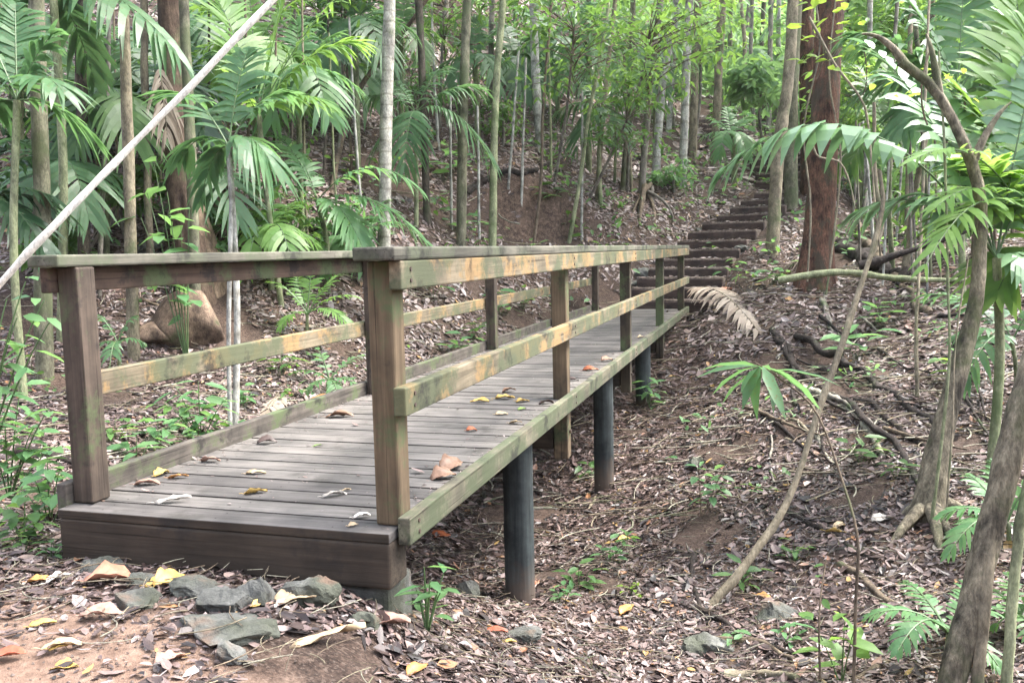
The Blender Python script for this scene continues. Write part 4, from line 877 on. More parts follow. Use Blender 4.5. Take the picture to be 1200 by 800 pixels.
for k, (bx_, by, cx_, cy_, r, mt, lab) in enumerate((
    (70, 330, 68, 205, 70, 'cool', 'palm low on the left hillside behind the mossy trunk'), (125, 300, 122, 120, 75, 'mid', 'palm between the slim dark trunk and the tan trunk'), (250, 300, 248, 215, 60, 'cool', 'young palm right of the buttressed trunk'), (300, 250, 298, 60, 85, 'bright', 'broad bright palm on the hillside above the fan frond'),
    (355, 290, 350, 90, 70, 'fresh', 'palm on the hillside left of the ringed palm trunk'), (420, 220, 416, 30, 70, 'cool', 'palm on the hillside touching the ringed palm trunk'), (470, 190, 470, 40, 55, 'mid', 'small palm on the hillside right of the ringed palm trunk'), (560, 160, 556, 70, 55, 'cool', 'small palm on the slope between the two green stems'),
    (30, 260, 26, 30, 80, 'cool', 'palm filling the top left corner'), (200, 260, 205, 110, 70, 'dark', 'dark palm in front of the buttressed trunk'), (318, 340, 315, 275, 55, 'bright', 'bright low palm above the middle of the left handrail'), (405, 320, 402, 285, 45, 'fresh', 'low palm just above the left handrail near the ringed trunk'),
    (860, 215, 858, 160, 36, 'fresh', 'young palm beside the distant steps'), (690, 200, 690, 60, 60, 'fresh', 'bright palm in the leafy thicket above the dirt bank'), (1010, 250, 1012, 60, 70, 'bright', 'bright palm between the red trunk and the top right fronds'), (1090, 280, 1092, 200, 60, 'bright', 'bright palm behind the bend of the crooked limb'), (1150, 300, 1152, 20, 80, 'fresh', 'light palm at the top right corner'))):
    palm(lab, (bx_, by), (cx_, cy_), 8, [(cx_-r, cy_+rng.uniform(0, 30), 0, .35), (cx_+r, cy_+rng.uniform(-5, 30), 0, .35), (cx_-r*.7, cy_-r*.6, .3, .2), (cx_+r*.6, cy_-r*.7, .3, .2), (cx_-r*.45, cy_+r*.7, -.6, .6), (cx_+r*.5, cy_+r*.65, -.6, .6), (cx_+rng.uniform(-12, 12), cy_-r*.9, .2, .1)], mt, n=24, ll=.36 if r < 60 else .5, lw=.04, droop=.55)
# dead fronds
def dead(label, a, c, b, n=26, ll=.3, lw=.03, droop=.5):
    mb = MB(); A, Bq = (at(*p) if len(p) > 2 else hit(*p)+UP*.05 for p in (a, b)); frond(mb, A, Bq, c, n=n, ll=ll, lw=lw, droop=droop, rr=.012, fan=.75)
    tag(mb.build('dead_frond', [G['dead'], B['tan']], loc=tuple(A)), label, 'frond')
dead('dry grey palm frond lying beside the end of the right handrail', (806, 345), .12, (888, 392), 34, .5, .05, .5)
dead('withered brown frond hanging down the buttressed trunk', (186, 68, 8.6), .1, (196, 158, 8.6), 16, .3, .03, .9)
dead('broken dry frond standing behind the slim dark trunk', (150, 225, 9.3), .1, (104, 300, 9.3), 20, .34, .03, .6)
dead('dry frond collapsed on the slope below the lower steps', (968, 302), .2, (918, 318), 20, .4, .03, .6)
dead('pale dry frond scrap caught beside the left kerb', (335, 470), .15, (310, 495), 10, .22, .03, .5)

# ------------------------------------------------------------------ broadleaf plants
plant('round-leaved shrub shining in front of the dark buttress hollow', (214, 330), [(180, 190), (165, 255), (212, 265), (196, 225), (222, 245), (205, 300), (172, 225)], 'fresh', .25, .13, 5, .006, 'shrub', hitd=8.0, droop=.5)
plant('glossy broad-leaved shrub behind the left middle rail', (236, 518), [(205, 452), (262, 470), (232, 446), (192, 470), (250, 500), (215, 485), (228, 478)], 'fresh', .17, .06, 8, .005, 'shrub', droop=.4)
plant('leafy branch reaching in front of the left handrail end', (-30, 600), [(30, 330), (52, 352), (20, 372), (62, 372), (8, 350)], 'fresh', .17, .055, 7, .006, 'shrub', hitd=4.3, droop=.45)
plant('green bush at the left edge beside the bridge', (12, 600), [(5, 480), (40, 500), (68, 520), (25, 450), (58, 478), (-10, 520), (30, 530)], 'fresh', .12, .055, 9, .005, 'shrub', hitd=4.6)
plant('low leafy bush at the foot of the left front post', (58, 606), [(40, 560), (70, 550), (85, 575), (20, 570), (55, 530)], 'fresh', .11, .05, 9, .004, 'shrub', hitd=4.1)
plant('small bush under the mossy trunk at the left edge', (28, 640), [(5, 590), (30, 580), (50, 605), (15, 615)], 'mid', .09, .045, 8, .004, 'shrub', hitd=3.7)
plant('strap-leaved seedling beside the right front corner of the bridge', (500, 722), [(497, 664, 0), (520, 672, 0), (488, 690, 0), (516, 694, 0), (504, 680, -.03)], 'fresh', .11, .036, 3, .005, droop=.1, spread=0, hitd=3.12)
plant('sapling with big drooping leaves on a thin brown stem', (1000, 812), [(884, 424, .25)], 'cool', .28, .062, 13, .008, 'sapling', whorl=True, smat='brown', droop=.45, via=[(1003, 700), (1005, 630), (986, 560, .1), (956, 482, .2), (915, 444, .25)], leafcurl=.5)
plant('second thin brown sapling stem left of the drooping-leaved one', (962, 805), [(968, 655, .1)], 'brown' if 0 else 'mid', .06, .03, 4, .006, 'sapling', smat='brown', via=[(960, 720)])
plant('young plant with flat bright leaves at the bottom right', (986, 800), [(955, 735), (990, 728), (1002, 735)], 'bright', .13, .06, 4, .004, droop=.1)
plant('leafy seedling against the far bridge pile', (762, 478), [(752, 452), (772, 455), (758, 440), (775, 470)], 'fresh', .22, .06, 5, .005)
plant('seedling with two dark stems in the litter slope', (822, 606), [(818, 545), (852, 545), (846, 570)], 'fresh', .11, .055, 6, .005, smat='brown')
for k, (px, py, h, mt, lb) in enumerate((
    (690, 562, 22, 'mid', 'tiny green tuft beside the second pile'), (678, 690, 30, 'mid', 'small sprout in the litter right of the nearest pile'), (715, 660, 26, 'fresh', 'pair of bright sprouts in the middle of the gully'), (735, 640, 18, 'mid', 'tiny sprout above the bright pair in the gully'),
    (660, 705, 20, 'fresh', 'flat pale sprout just right of the nearest pile foot'), (740, 700, 16, 'lime', 'small yellow-green sprout low in the gully'), (925, 755, 26, 'fresh', 'small sprout right of the long dark branch'), (870, 690, 30, 'mid', 'grassy sprout beside the leaning pole foot'),
    (930, 660, 26, 'mid', 'spiky sprout in the litter right of the leaning pole'), (860, 760, 24, 'fresh', 'small light sprout by the mossy brown branch'), (1003, 420, 40, 'fresh', 'cluster of round leaves on the right slope by the pole'), (1030, 385, 30, 'fresh', 'leafy sprig higher on the right slope'),
    (1010, 545, 34, 'mid', 'plant with narrow leaves at the pale root'), (1050, 560, 24, 'mid', 'small green sprig left of the crooked tree'), (905, 335, 26, 'fresh', 'pair of leaves at the foot of the green sapling'), (540, 420, 30, 'fresh', 'leafy seedling on the slope behind the second left post'),
    (585, 372, 32, 'fresh', 'leafy seedling right of the second left post'), (508, 350, 40, 'fresh', 'seedling under the top rail near the right front post'), (560, 398, 24, 'mid', 'low seedling between the left rails at midspan'), (612, 362, 26, 'mid', 'seedling on the litter above the left middle rail'),
    (440, 285, 30, 'fresh', 'seedling behind the cap beside the ringed palm trunk'), (545, 282, 34, 'fresh', 'broad-leaved seedling just above the right handrail'), (665, 268, 20, 'mid', 'tiny sprout below the bare dirt bank'), (725, 300, 18, 'mid', 'tiny sprout on the litter bank above the handrail'),
    (160, 545, 40, 'fresh', 'bushy green sprout right of the left front post'), (185, 520, 34, 'fresh', 'sprout in the shade behind the left kerb'), (205, 545, 26, 'fresh', 'low green sprout against the left kerb'), (135, 520, 30, 'mid', 'small green plant close behind the left front post'),
    (285, 480, 26, 'fresh', 'small seedling beside the double-stemmed palm'), (25, 650, 26, 'mid', 'low sprout at the left edge of the path'), (60, 655, 20, 'fresh', 'tiny sprout in front of the left bridge corner'), (330, 440, 30, 'mid', 'leafy seedling behind the left middle rail'),
    (645, 240, 30, 'mid', 'sprig growing on the dirt bank'), (520, 215, 40, 'fresh', 'pale leafy sprig in front of the brown fallen log'), (835, 300, 16, 'mid', 'tiny sprout left of the lower steps'), (1120, 445, 34, 'bright', 'bright fronded sprig beside the crooked tree trunk'))):
    g = hit(px, py); d = depth(g); hw = h/FPX*d
    plant(lb, (px, py), [(px-h*.45, py-h*.7), (px+h*.5, py-h*.8), (px, py-h*1.0)], mt, max(.05, hw*.75), max(.022, hw*.3), 4, .003, 'seedling', droop=.15, spread=.03)
# climber leaves around the red trunk and the crooked limb
for lb, c, n, sp, mt, L in (('lime-green creeper sprigs high on the big red trunk', (958, 18, 9.6), 26, .28, 'lime', .17), ('lime-green creeper sprig midway up the big red trunk', (957, 66, 9.6), 12, .14, 'lime', .17), ('bright epiphyte leaves perched on the crooked limb', (1088, 100, 5.6), 26, .13, 'lime', .07), ('lime sprig hanging beside the pale vine', (1012, 82, 8.8), 12, .14, 'lime', .13)):
    P0 = at(*c); mb = MB(); mb.tube(bez(P0-UP*.25, P0+rng.normal(0, .08, 3), P0+UP*.2, 8), .006, 5, .5, 1)
    Q = P0+rng.normal(0, 1, (n, 3))*sp*np.array([1.2, .7, .5]); leaves(mb, Q, rng.normal(0, 1, (n, 3))*np.array([1, 1, .3]), UP+rng.normal(0, .3, (n, 3)), L*rng.uniform(.6, 1.2, n), L*.55, .2, .1)
    tag(mb.build('creeper', [G[mt], B['brown']], loc=tuple(P0)), lb, 'climber')
# understory trees whose leafy crowns hang into the top of the picture
def under(label, base, c, R, mat='mid', ncl=34, nl=16, L=.14, Wd=.055, hitd=None, w=5, dd=0):
    g = hit(*base) if hitd is None else at(base[0], base[1], hitd)
    if hitd is not None: g = np.array([g[0], g[1], Hs(g[0], g[1])])
    d = depth(g); C = at(c[0], c[1], d+dd); root = thing('understory_tree', label, 'tree', tuple(g))
    mb = MB(); mb.tube(smooth_path([g-UP*.1, g, (g+C)/2+rng.normal(0, .08, 3), C], 24), np.linspace(w, w*.5, 24)/2/FPX*d, 8, .5, 0, .06); mb.build('trunk', B['grey'], root, smooth=True)
    mb = MB(); leafy(mb, R/FPX*d, ncl, nl, L, Wd); mb.v = [v+C for v in mb.v]; mb.build('crown', [G[mat], B['brown']], root)
under('leafy young tree with airy foliage above the whitish trunk', (650, 215), (672, 45), 85, 'mid', 40, 18, .18, .065, dd=-1.5)
under('bright leafy young tree over the bank at the top centre', (735, 225), (760, 55), 95, 'bright', 46, 18, .2, .07, dd=-1.5)
under('leafy young tree whose low branches hide the dirt bank top', (690, 235), (735, 140), 55, 'mid', 26, 14, .17, .06, dd=-1.0)
under('airy sapling crown among the slender trunks left of the steps', (812, 175), (820, 40), 60, 'far', 34, 16, .22, .08)
under('leafy sapling over the hillside left of the mossy green trunk', (515, 150), (520, 15), 80, 'mid', 30, 16, .18, .06)
under('shrubby tree on the hillside behind the bright fronds', (395, 190), (400, 20), 80, 'mid', 36, 16, .18, .06)
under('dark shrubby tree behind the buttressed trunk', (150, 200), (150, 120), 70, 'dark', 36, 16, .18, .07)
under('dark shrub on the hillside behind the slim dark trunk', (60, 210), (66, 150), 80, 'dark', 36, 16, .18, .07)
under('fine-leaved bush between the double-stemmed palm and the arching frond', (330, 320), (328, 262), 50, 'mid', 30, 16, .14, .03)
under('bright shrub on the slope behind the left handrail', (395, 300), (400, 262), 40, 'fresh', 18, 12, .16, .05)
under('bright bushy tree filling the gap right of the big red trunk', (1010, 262), (1015, 110), 70, 'bright', 50, 18, .2, .07)
under('bright bushy tree above the crooked limb at the top right', (1090, 230), (1080, 40), 85, 'bright', 50, 18, .22, .08)
under('pale bushy tree behind the backlit fronds at the right edge', (1170, 230), (1165, 150), 85, 'far', 50, 18, .22, .08)
under('leafy understory tree in the thicket above the brown logs', (1060, 280), (1062, 235), 55, 'mid', 30, 14, .15, .045)
under('dim bush above the black log on the right', (1120, 300), (1125, 250), 60, 'mid', 34, 16, .16, .05)

under('bright leafy bush between the red trunk and the crooked limb', (1035, 235), (1030, 40), 75, 'bright', 44, 18, .26, .1)
under('light green bush high above the thicket stems', (1075, 215), (1062, -5), 80, 'far', 44, 18, .28, .11)
under('loose light green tree behind the white trunk, top right', (1150, 210), (1138, 40), 80, 'bright', 44, 18, .26, .1)
under('light green low bush behind the bare stems of the thicket', (1010, 240), (1008, 200), 45, 'far', 30, 16, .22, .08)
under('light green low bush beside the pale trunk behind the crooked tree', (1085, 240), (1088, 190), 50, 'bright', 30, 16, .22, .08)
under('bright leafy bush beyond the straight greenish-grey trunk', (895, 175), (893, 100), 50, 'far', 40, 16, .35, .13)
under('leafy light green bush left of the distant flight of steps', (790, 150), (785, 90), 50, 'far', 40, 16, .3, .11)
for lab, ba, c_, R_k, mt in (('fine shrub on the upper hillside left of the ringed palm', (340, 170), (338, 130), 55, 'mid'), ('loose shrub on the upper hillside right of the ringed palm', (480, 110), (480, 80), 50, 'fresh'), ('airy shrub under the top edge above the fallen log', (560, 70), (560, 20), 60, 'mid'), ('light shrub at the top edge left of the whitish trunk', (605, 90), (604, 15), 55, 'fresh'), ('small shrub on the slope beside the brown fallen log', (590, 170), (590, 135), 36, 'mid'), ('dim shrub behind the smooth tan trunk', (150, 290), (150, 215), 45, 'mid'), ('green shrub above the left handrail end', (70, 330), (60, 285), 40, 'mid'), ('bushy growth behind the left handrail beside the fan frond palm', (255, 330), (250, 270), 42, 'fresh'), ('bushy growth around the stem of the bright backlit palm', (345, 335), (345, 300), 40, 'mid'), ('green shrub at the foot of the slender trunks left of the steps', (790, 225), (788, 205), 26, 'fresh')):
    under(lab, ba, c_, R_k, mt, 26, 14, .15, .055)
# distant trees and shrubs (shared meshes), one object each
def far_bush(label, px, py, d, R, key='f0', grp='leafy trees of the far forest'):
    p = at(px, py, d); z = Hs(p[0], p[1]); root = thing('forest_tree', label, 'tree', (p[0], p[1], z), grp)
    top = max(p[2], z+R*.5)
    mb = MB(); mb.tube(smooth_path([(p[0], p[1], z-.2), (p[0]+.1, p[1], (z+top)/2), (p[0], p[1], top)], 10), np.linspace(.12, .05, 10), 7, .5, 0, .06); mb.build('trunk', B['grey'], root, smooth=True)
    c = bpy.data.objects.new('crown', crown_mesh(key)); COL.objects.link(c); c.parent = root; c.location = (0, 0, top-z); s = R/1.25; c.scale = (s, s, s*.9); c.rotation_euler = (0, 0, rng.uniform(0, 6.28))
FB = [(830, 70, 40, 3), (862, 40, 44, 3.2), (890, 90, 40, 2.6), (915, 55, 38, 3), (985, 60, 30, 2.6), (1010, 20, 34, 3), (1045, 70, 32, 3), (1100, 20, 30, 3), (1140, 90, 28, 2.6), (1190, 40, 28, 3), (1200, 120, 24, 2.4), (960, 110, 34, 2.6), (1075, 140, 24, 2), (1120, 170, 22, 1.8), (780, 30, 40, 3), (845, 105, 36, 1.8), (1030, 150, 26, 1.8), (905, 110, 34, 1.6), (870, 0, 52, 4.5), (970, 0, 52, 4.5), (1060, -20, 50, 4.5), (1160, -20, 46, 4.5), (800, -10, 56, 5)]
for k, (px, py, d, R) in enumerate(sorted(FB)):
    far_bush(f'light green leafy tree of the far forest, {(ORD+["twenty-first", "twenty-second", "twenty-third"])[k]} from the left', px, py, d, R, ('f', 'b')[k % 3 == 2]+str(k % 2))
# ------------------------------------------------------------------ rocks
for r in (('grey rock at the left under the bridge end beam', 126, 660, 46, 26), ('angular grey rock left of the dirt path', 158, 702, 58, 32), ('flat pale rock behind the angular grey one', 164, 679, 36, 18), ('flat grey rock in the middle of the path edge', 232, 687, 70, 28),
          ('mossy rounded rock above the long slab', 268, 702, 62, 40), ('dark rock right of the mossy rounded rock', 304, 692, 48, 40), ('big mossy rock against the end beam right of centre', 362, 690, 62, 46), ('long low stone slab across the dirt path', 264, 733, 112, 40),
          ('small round stone below the long slab', 272, 762, 40, 30), ('flat greenish stone in the litter right of the bridge corner', 612, 742, 44, 22), ('grey stone under the bridge corner by the seedling', 478, 695, 40, 40), ('half-buried stone in front of the bridge footing', 430, 728, 46, 26),
          ('small rock on the litter slope right of the piles', 815, 541, 26, 20), ('dark stone near the long dark branch', 908, 716, 50, 28), ('stone at the foot of the nearest pile', 545, 690, 30, 30), ('rounded brown rock in the lower right litter', 832, 752, 50, 28),
          ('grey boulder left of the lower steps', 828, 268, 34, 13), ('pale stone beside the steps just above the handrail end', 858, 258, 24, 11), ('stone at the left end of the lowest steps', 757, 318, 22, 14), ('stone right of the lowest steps', 838, 314, 24, 12), ('stone against the steps right side halfway', 872, 290, 22, 12), ('small boulder on the bank above the steps', 745, 332, 20, 12), ('mossy stone hidden in the shade behind the left handrail', 176, 288, 36, 20)):
    rock(*r)

def boulder(label, px, py, w, h, mat):
    o = rock(label, px, py, w, h, name='boulder'); o.data.materials[0] = mat
    for pl_ in o.data.polygons: pl_.use_smooth = True
    s = o.modifiers.new('soften', 'SMOOTH'); s.factor = .5; s.iterations = 14
boulder('large smooth tan boulder seen between the left rails', 222, 370, 86, 84, B['boul'])
boulder('lower tan boulder touching the large smooth one', 180, 386, 52, 36, B['boul'])
boulder('tall brown buttress root in the dark behind the double-stemmed palm', 262, 250, 62, 120, B['boul'])  # top of a buttress root, modelled as a smoothed rock
# ------------------------------------------------------------------ fallen leaves one can single out
LC = {'yellow': (.46, .31, .09), 'tan': (.42, .32, .2), 'pink': (.36, .22, .17), 'grey': (.40, .37, .33), 'dark': (.06, .04, .035), 'orange': (.42, .21, .07), 'rust': (.28, .08, .03), 'brown': (.20, .12, .08), 'terracotta': (.36, .17, .11), 'green': (.16, .26, .06), 'white': (.62, .58, .52), 'red': (.32, .09, .05), 'purple': (.10, .065, .065)}
LM = {}
for k, c in LC.items():
    m, nt, _, _ = newmat('fallen_leaf_'+k)
    v = ramp(nt, [(.35, (.6, .55, .5)), (.6, (1.1, 1.1, 1.1))], geo_noise(nt, 28, 4, .65)).outputs[0]
    finish(nt, mixc(nt, .7, c, v, 'MULTIPLY'), .5, None, spec=.35); LM[k] = m
def fleaf(label, px, py, lp, c, ang=None, wr=.45, curl=.25, z=None, tilt=.25, group=None):
    """z: deck height, or None for the terrain"""
    if z is not None:
        r = ray(px, py); P = CAM+r*((z-CAM[2])/r[2])
    else: P = hit(px, py)
    d = depth(P); L = lp/FPX*d*(.95 if z is not None else 1.1); a = rng.uniform(0, 6.28) if ang is None else ang
    X = np.array([math.cos(a), math.sin(a), rng.uniform(-.1, .15)]); n = unit(UP+rng.normal(0, tilt, 3))
    nu, nvv = 9, 5; V = []
    for i in range(nu):
        t = i/(nu-1); wd = L*wr*.5*max(.02, math.sin(PI*min(1, t*.92+.06)**.85))*(1+.12*math.sin(i*2.1+lp))
        for j in range(nvv):
            s = j/(nvv-1)*2-1
            zz = -curl*L*(t-.5)**2*2*(1 if curl > 0 else -1)*(1 if curl > 0 else -1)+abs(s)**1.5*wd*.55+L*(.028*math.sin(i*1.9+j*2.7+px)+.03*math.sin(j*1.3+i*.9+py))
            V.append(((t-.5)*L, s*wd, zz))
    V = np.array(V); Xu = unit(X); nn = unit(n-Xu*(n@Xu)); Y = np.cross(nn, Xu)
    Wd = V[:, :1]*Xu+V[:, 1:2]*Y+V[:, 2:]*nn
    Wd[:, 2] -= np.percentile(Wd[:, 2], 12)
    Q = Wd+P+UP*(.004 if z is not None else .02)
    i = np.arange(nu-1)[:, None]*nvv; j = np.arange(nvv-1)[None]; F = np.stack([i+j, i+nvv+j, i+nvv+j+1, i+j+1], -1).reshape(-1, 4)
    mb = MB(); mb.add(Q, F); st = np.array([Q[nvv//2], Q[nvv//2]-Xu*L*.22+nn*.004]); mb.tube(np.array([st[0], (st[0]+st[1])/2+nn*.003, st[1]]), .0014, 4, .5, 0)
    o = mb.build('fallen_leaf', LM[c], smooth=True, loc=tuple(P)); tag(o, label, 'leaf', group)
    s = o.modifiers.new('thickness', 'SOLIDIFY'); s.thickness = .0012
for a in (('upright curled yellow leaf beside the left front post', 190, 556, 24, 'yellow', 1.2, .6, .5, 0, .9), ('yellow-orange leaf lying right of the curled one', 209, 560, 24, 'orange', .2, .4, .2, 0), ('pinkish brown leaf just right of the left front post', 173, 568, 30, 'pink', .1, .55, .3, 0), ('pink leaf with orange tip on the boards near the left kerb', 247, 541, 28, 'pink', -.3, .45, .3, 0),
    ('tan-yellow leaf in the middle of the front boards', 300, 578, 28, 'yellow', .4, .5, .15, 0), ('pale tan leaf behind the tan-yellow one', 300, 555, 25, 'tan', 0, .4, .15, 0), ('long pale strip of leaf on the second board', 203, 588, 44, 'grey', .15, .2, .1, 0), ('pale curled leaf on the boards left of the right front post', 393, 581, 32, 'grey', .6, .3, .5, 0),
    ('dark curled leaf against the left kerb', 313, 519, 24, 'dark', .3, .6, .6, 0), ('brown leaf on the boards near midspan left side', 398, 488, 34, 'brown', .1, .5, .3, 0), ('bright orange leaf resting on the left kerb', 379, 468, 34, 'orange', .5, .45, .3, 0), ('grey-brown leaf beside the orange one on the kerb side', 352, 484, 24, 'tan', .1, .5, .3, 0),
    ('bright yellow leaf in the leaf cluster at midspan', 592, 467, 24, 'yellow', 0, .5, .2, 0), ('dark brown leaf topping the midspan cluster', 596, 459, 18, 'brown', .4, .6, .6, 0), ('pale yellow leaf left of the midspan cluster', 562, 471, 24, 'yellow', 3, .4, .2, 0), ('pale leaf under the midspan cluster', 588, 486, 16, 'tan', .2, .5, .2, 0), ('yellow leaf right of the midspan cluster', 613, 471, 22, 'yellow', .7, .4, .2, 0), ('green scrap below the midspan cluster', 612, 480, 12, 'green', .7, .6, .2, 0), ('tan leaf furthest right in the midspan cluster', 604, 496, 16, 'tan', .1, .5, .2, 0),
    ('small rust leaf on the boards before the midspan cluster', 553, 505, 14, 'rust', .4, .7, .5, 0), ('large crumpled brown leaf against the right kerb', 530, 548, 38, 'brown', .9, .7, .6, 0, .4), ('second crumpled brown leaf behind the large one', 520, 560, 34, 'brown', .5, .7, .6, 0, .4), ('dark leaf scrap beside the second right post', 640, 473, 20, 'dark', .4, .5, .5, 0), ('red-orange leaf on the boards beyond the second right post', 692, 434, 20, 'rust', .1, .5, .3, 0), ('brown leaf by the right kerb at two-thirds span', 712, 423, 18, 'brown', .5, .6, .5, 0), ('dark leaf beyond the red-orange one', 672, 446, 14, 'dark', .2, .6, .5, 0), ('pale leaf far along the right kerb', 752, 396, 12, 'tan', .4, .5, .4, 0),
    ('small tan scrap in front of the right front post', 414, 616, 14, 'tan', .6, .5, .4, 0), ('whitish crumpled leaf left of the right front post foot', 424, 606, 22, 'white', .3, .4, .5, 0), ('small pale leaf on the boards at the front right', 406, 575, 12, 'tan', .5, .5, .3, 0), ('thin green scrap on the boards near the left kerb', 372, 523, 10, 'green', .5, .4, .2, 0),
    ('large terracotta leaf on the ground left of the angular rock', 130, 684, 52, 'terracotta', .35, .7, .2, None), ('broad yellow leaf standing between the front rocks', 200, 686, 40, 'yellow', 1.1, .6, .3, None, .7), ('smaller yellow leaf beside the broad yellow one', 185, 690, 26, 'yellow', .7, .5, .2, None, .4), ('yellow-green leaf on the dirt at the far left', 51, 738, 26, 'yellow', .6, .45, .2, None), ('bright yellow leaf at the bottom left edge', 76, 791, 30, 'yellow', 0, .6, .15, None),
    ('long yellow-brown leaf at the right side of the dirt path', 385, 756, 84, 'tan', .5, .16, .2, None), ('dark purple leaf leaning on the rocks under the end beam', 326, 676, 38, 'purple', 2.0, .7, .3, None, .6), ('tan leaf beside the dark purple one', 290, 668, 40, 'tan', .2, .5, .3, None), ('brown leaf right of the tan one under the end beam', 300, 668, 34, 'terracotta', .5, .5, .4, None), ('purple-brown leaf under the middle of the end beam', 190, 656, 44, 'purple', .3, .5, .4, None), ('small green leaf on the right end of the slab', 313, 709, 18, 'green', 1.2, .6, .15, None, .5), ('tiny yellow leaf next to the small green one', 302, 714, 14, 'yellow', 1.0, .6, .15, None), ('wide tan leaf right of the small green one', 345, 712, 54, 'tan', .1, .4, .3, None),
    ('pinkish square-ish leaf at the bottom of the path', 201, 781, 34, 'pink', .9, .8, .2, None), ('pink leaf on the left of the dirt path', 120, 727, 46, 'pink', .1, .5, .3, None), ('red leaf in the bottom left corner', 10, 776, 36, 'red', .2, .6, .3, None), ('orange leaf at the left edge of the path', 50, 686, 30, 'orange', .1, .4, .3, None), ('white crumpled leaf at the left edge of the path', 70, 684, 30, 'white', 1.0, .4, .5, None), ('orange leaf at the bottom centre', 490, 792, 30, 'orange', .9, .6, .2, None), ('tan leaf left of the bottom yellow leaf', 72, 764, 40, 'tan', .3, .4, .3, None), ('yellow-tan leaf below the angular rock', 72, 765, 24, 'yellow', .8, .4, .2, None),
    ('yellow leaf in the litter right of the bridge corner', 596, 757, 18, 'yellow', .3, .5, .2, None), ('yellow leaf high on the litter slope by the dark stick', 982, 628, 26, 'yellow', -.5, .45, .2, None), ('orange leaf near the foot of the nearest pile', 735, 718, 26, 'orange', .9, .5, .2, None), ('pale blue-grey leaf on the litter slope', 1032, 612, 22, 'grey', .3, .6, .2, None), ('yellow leaf on the litter slope left of the crooked tree', 985, 620, 18, 'tan', .3, .6, .2, None), ('orange leaf beside the leaning pole', 895, 703, 20, 'orange', -.8, .4, .2, None), ('yellow leaf beside the second pile', 733, 635, 18, 'yellow', .3, .5, .2, None), ('orange leaf on the right slope beside the handrail end', 852, 342, 16, 'terracotta', .3, .7, .3, None), ('terracotta leaf beside the nearest pile foot', 625, 688, 26, 'terracotta', 1.2, .5, .3, None, .6), ('rust leaf in the dark under the bridge', 514, 633, 26, 'rust', .2, .5, .4, None), ('red leaf in the litter at the bottom middle', 580, 745, 28, 'red', .1, .4, .3, None), ('large pinkish leaf just in front of the footing', 455, 738, 48, 'pink', .2, .6, .3, None)):
    lb, px, py, lp, c, ang = a[:6]; fleaf(lb, px, py, lp, c, ang+.29, a[6], a[7]*.45, a[8], a[9] if len(a) > 9 else .2)

# ------------------------------------------------------------------ leaf litter and small stuff over the whole slope
def scatter(rings, half=.82):
    out = []
    for r0, r1, dens in rings:
        n = int(half*(r1*r1-r0*r0)*dens); r = np.sqrt(rng.uniform(r0*r0, r1*r1, n)); a = _yaw+rng.uniform(-half, half, n)
        out.append(np.stack([CAM[0]+np.sin(a)*r, CAM[1]+np.cos(a)*r], 1))
    return out
def normals(x, y, e=.06):
    zx = (H(x+e, y)-H(x-e, y))/(2*e); zy = (H(x, y+e)-H(x, y-e))/(2*e); return unit(np.stack([-zx, -zy, np.ones_like(zx)], 1))
def onstep(x, y):
    bad = np.zeros(len(x), bool)
    for c, hw, a, run, z in STEPS:
        ca, sa = math.cos(a), math.sin(a); lx = (x-c[0])*ca-(y-c[1])*sa; ly = (x-c[0])*sa+(y-c[1])*ca
        bad |= (abs(lx) < hw) & (ly > -.1) & (ly < run)
    return bad
mb = MB()
for (r0, r1, dn), L0, zl in (((1.3, 5, 3600), .020, .006), ((5, 9, 1300), .028, .01), ((1.3, 5, 1900), .042, .012), ((5, 10, 1350), .049, .018), ((10, 20, 460), .074, .028), ((20, 42, 55), .18, .05)):
    xy = scatter([(r0, r1, dn)])[0]; x, y = xy[:, 0], xy[:, 1]
    bare = BARE(x, y)
    clump = fbm(x*1.3, y*1.3, 31, 3)
    keep = (rng.random(len(x)) > bare*1.08) & (clump > -.40+.10*rng.random(len(x))) & ~((x > 0) & (x < 1.44) & (y > -.08) & (y < .1)) & ~(onstep(x, y) & (rng.random(len(x)) < .93))
    x, y = x[keep], y[keep]; ck = clump[keep]; N = normals(x, y); k2 = (N[:, 2] > .62) | (rng.random(len(x)) < .3); x, y, N, ck = x[k2], y[k2], N[k2], ck[k2]; n = len(x); z = H(x, y)
    t = rng.random(n); a = rng.uniform(0, 6.283, n); X = np.stack([np.cos(a), np.sin(a), np.zeros(n)], 1); X = X-N*(X*N).sum(1, keepdims=True)
    N2 = N+rng.normal(0, .22, (n, 3)); X = X+N*rng.normal(0, .15, n)[:, None]
    L = L0*np.minimum(np.exp(rng.normal(-.08, .5, n)), 2.0); Wd = L*rng.uniform(.22, .62, n); nar = rng.random(n) < .07; L = np.where(nar, L*1.9, L); Wd = np.where(nar, L*.09, Wd)
    P = np.stack([x, y, z+rng.random(n)*zl+.004], 1)
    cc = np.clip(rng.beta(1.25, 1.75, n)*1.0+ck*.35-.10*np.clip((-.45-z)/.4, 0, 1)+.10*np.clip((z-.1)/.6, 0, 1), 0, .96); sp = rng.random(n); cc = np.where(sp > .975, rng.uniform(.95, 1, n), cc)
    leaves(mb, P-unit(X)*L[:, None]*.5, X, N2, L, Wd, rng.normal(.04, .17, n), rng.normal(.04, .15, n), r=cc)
n = 2400; sd_ = rng.random(n) < .5; y = rng.uniform(-.05, 11, n); e = np.abs(rng.normal(0, .10, n)); x = np.where(sd_, .01+e, W-.01-e); far_ = rng.random(n) < .3; x = np.where(far_, rng.uniform(.05, W-.05, n), x)
a = rng.uniform(0, 6.28, n); Lb = np.exp(rng.normal(-4.35, .55, n))
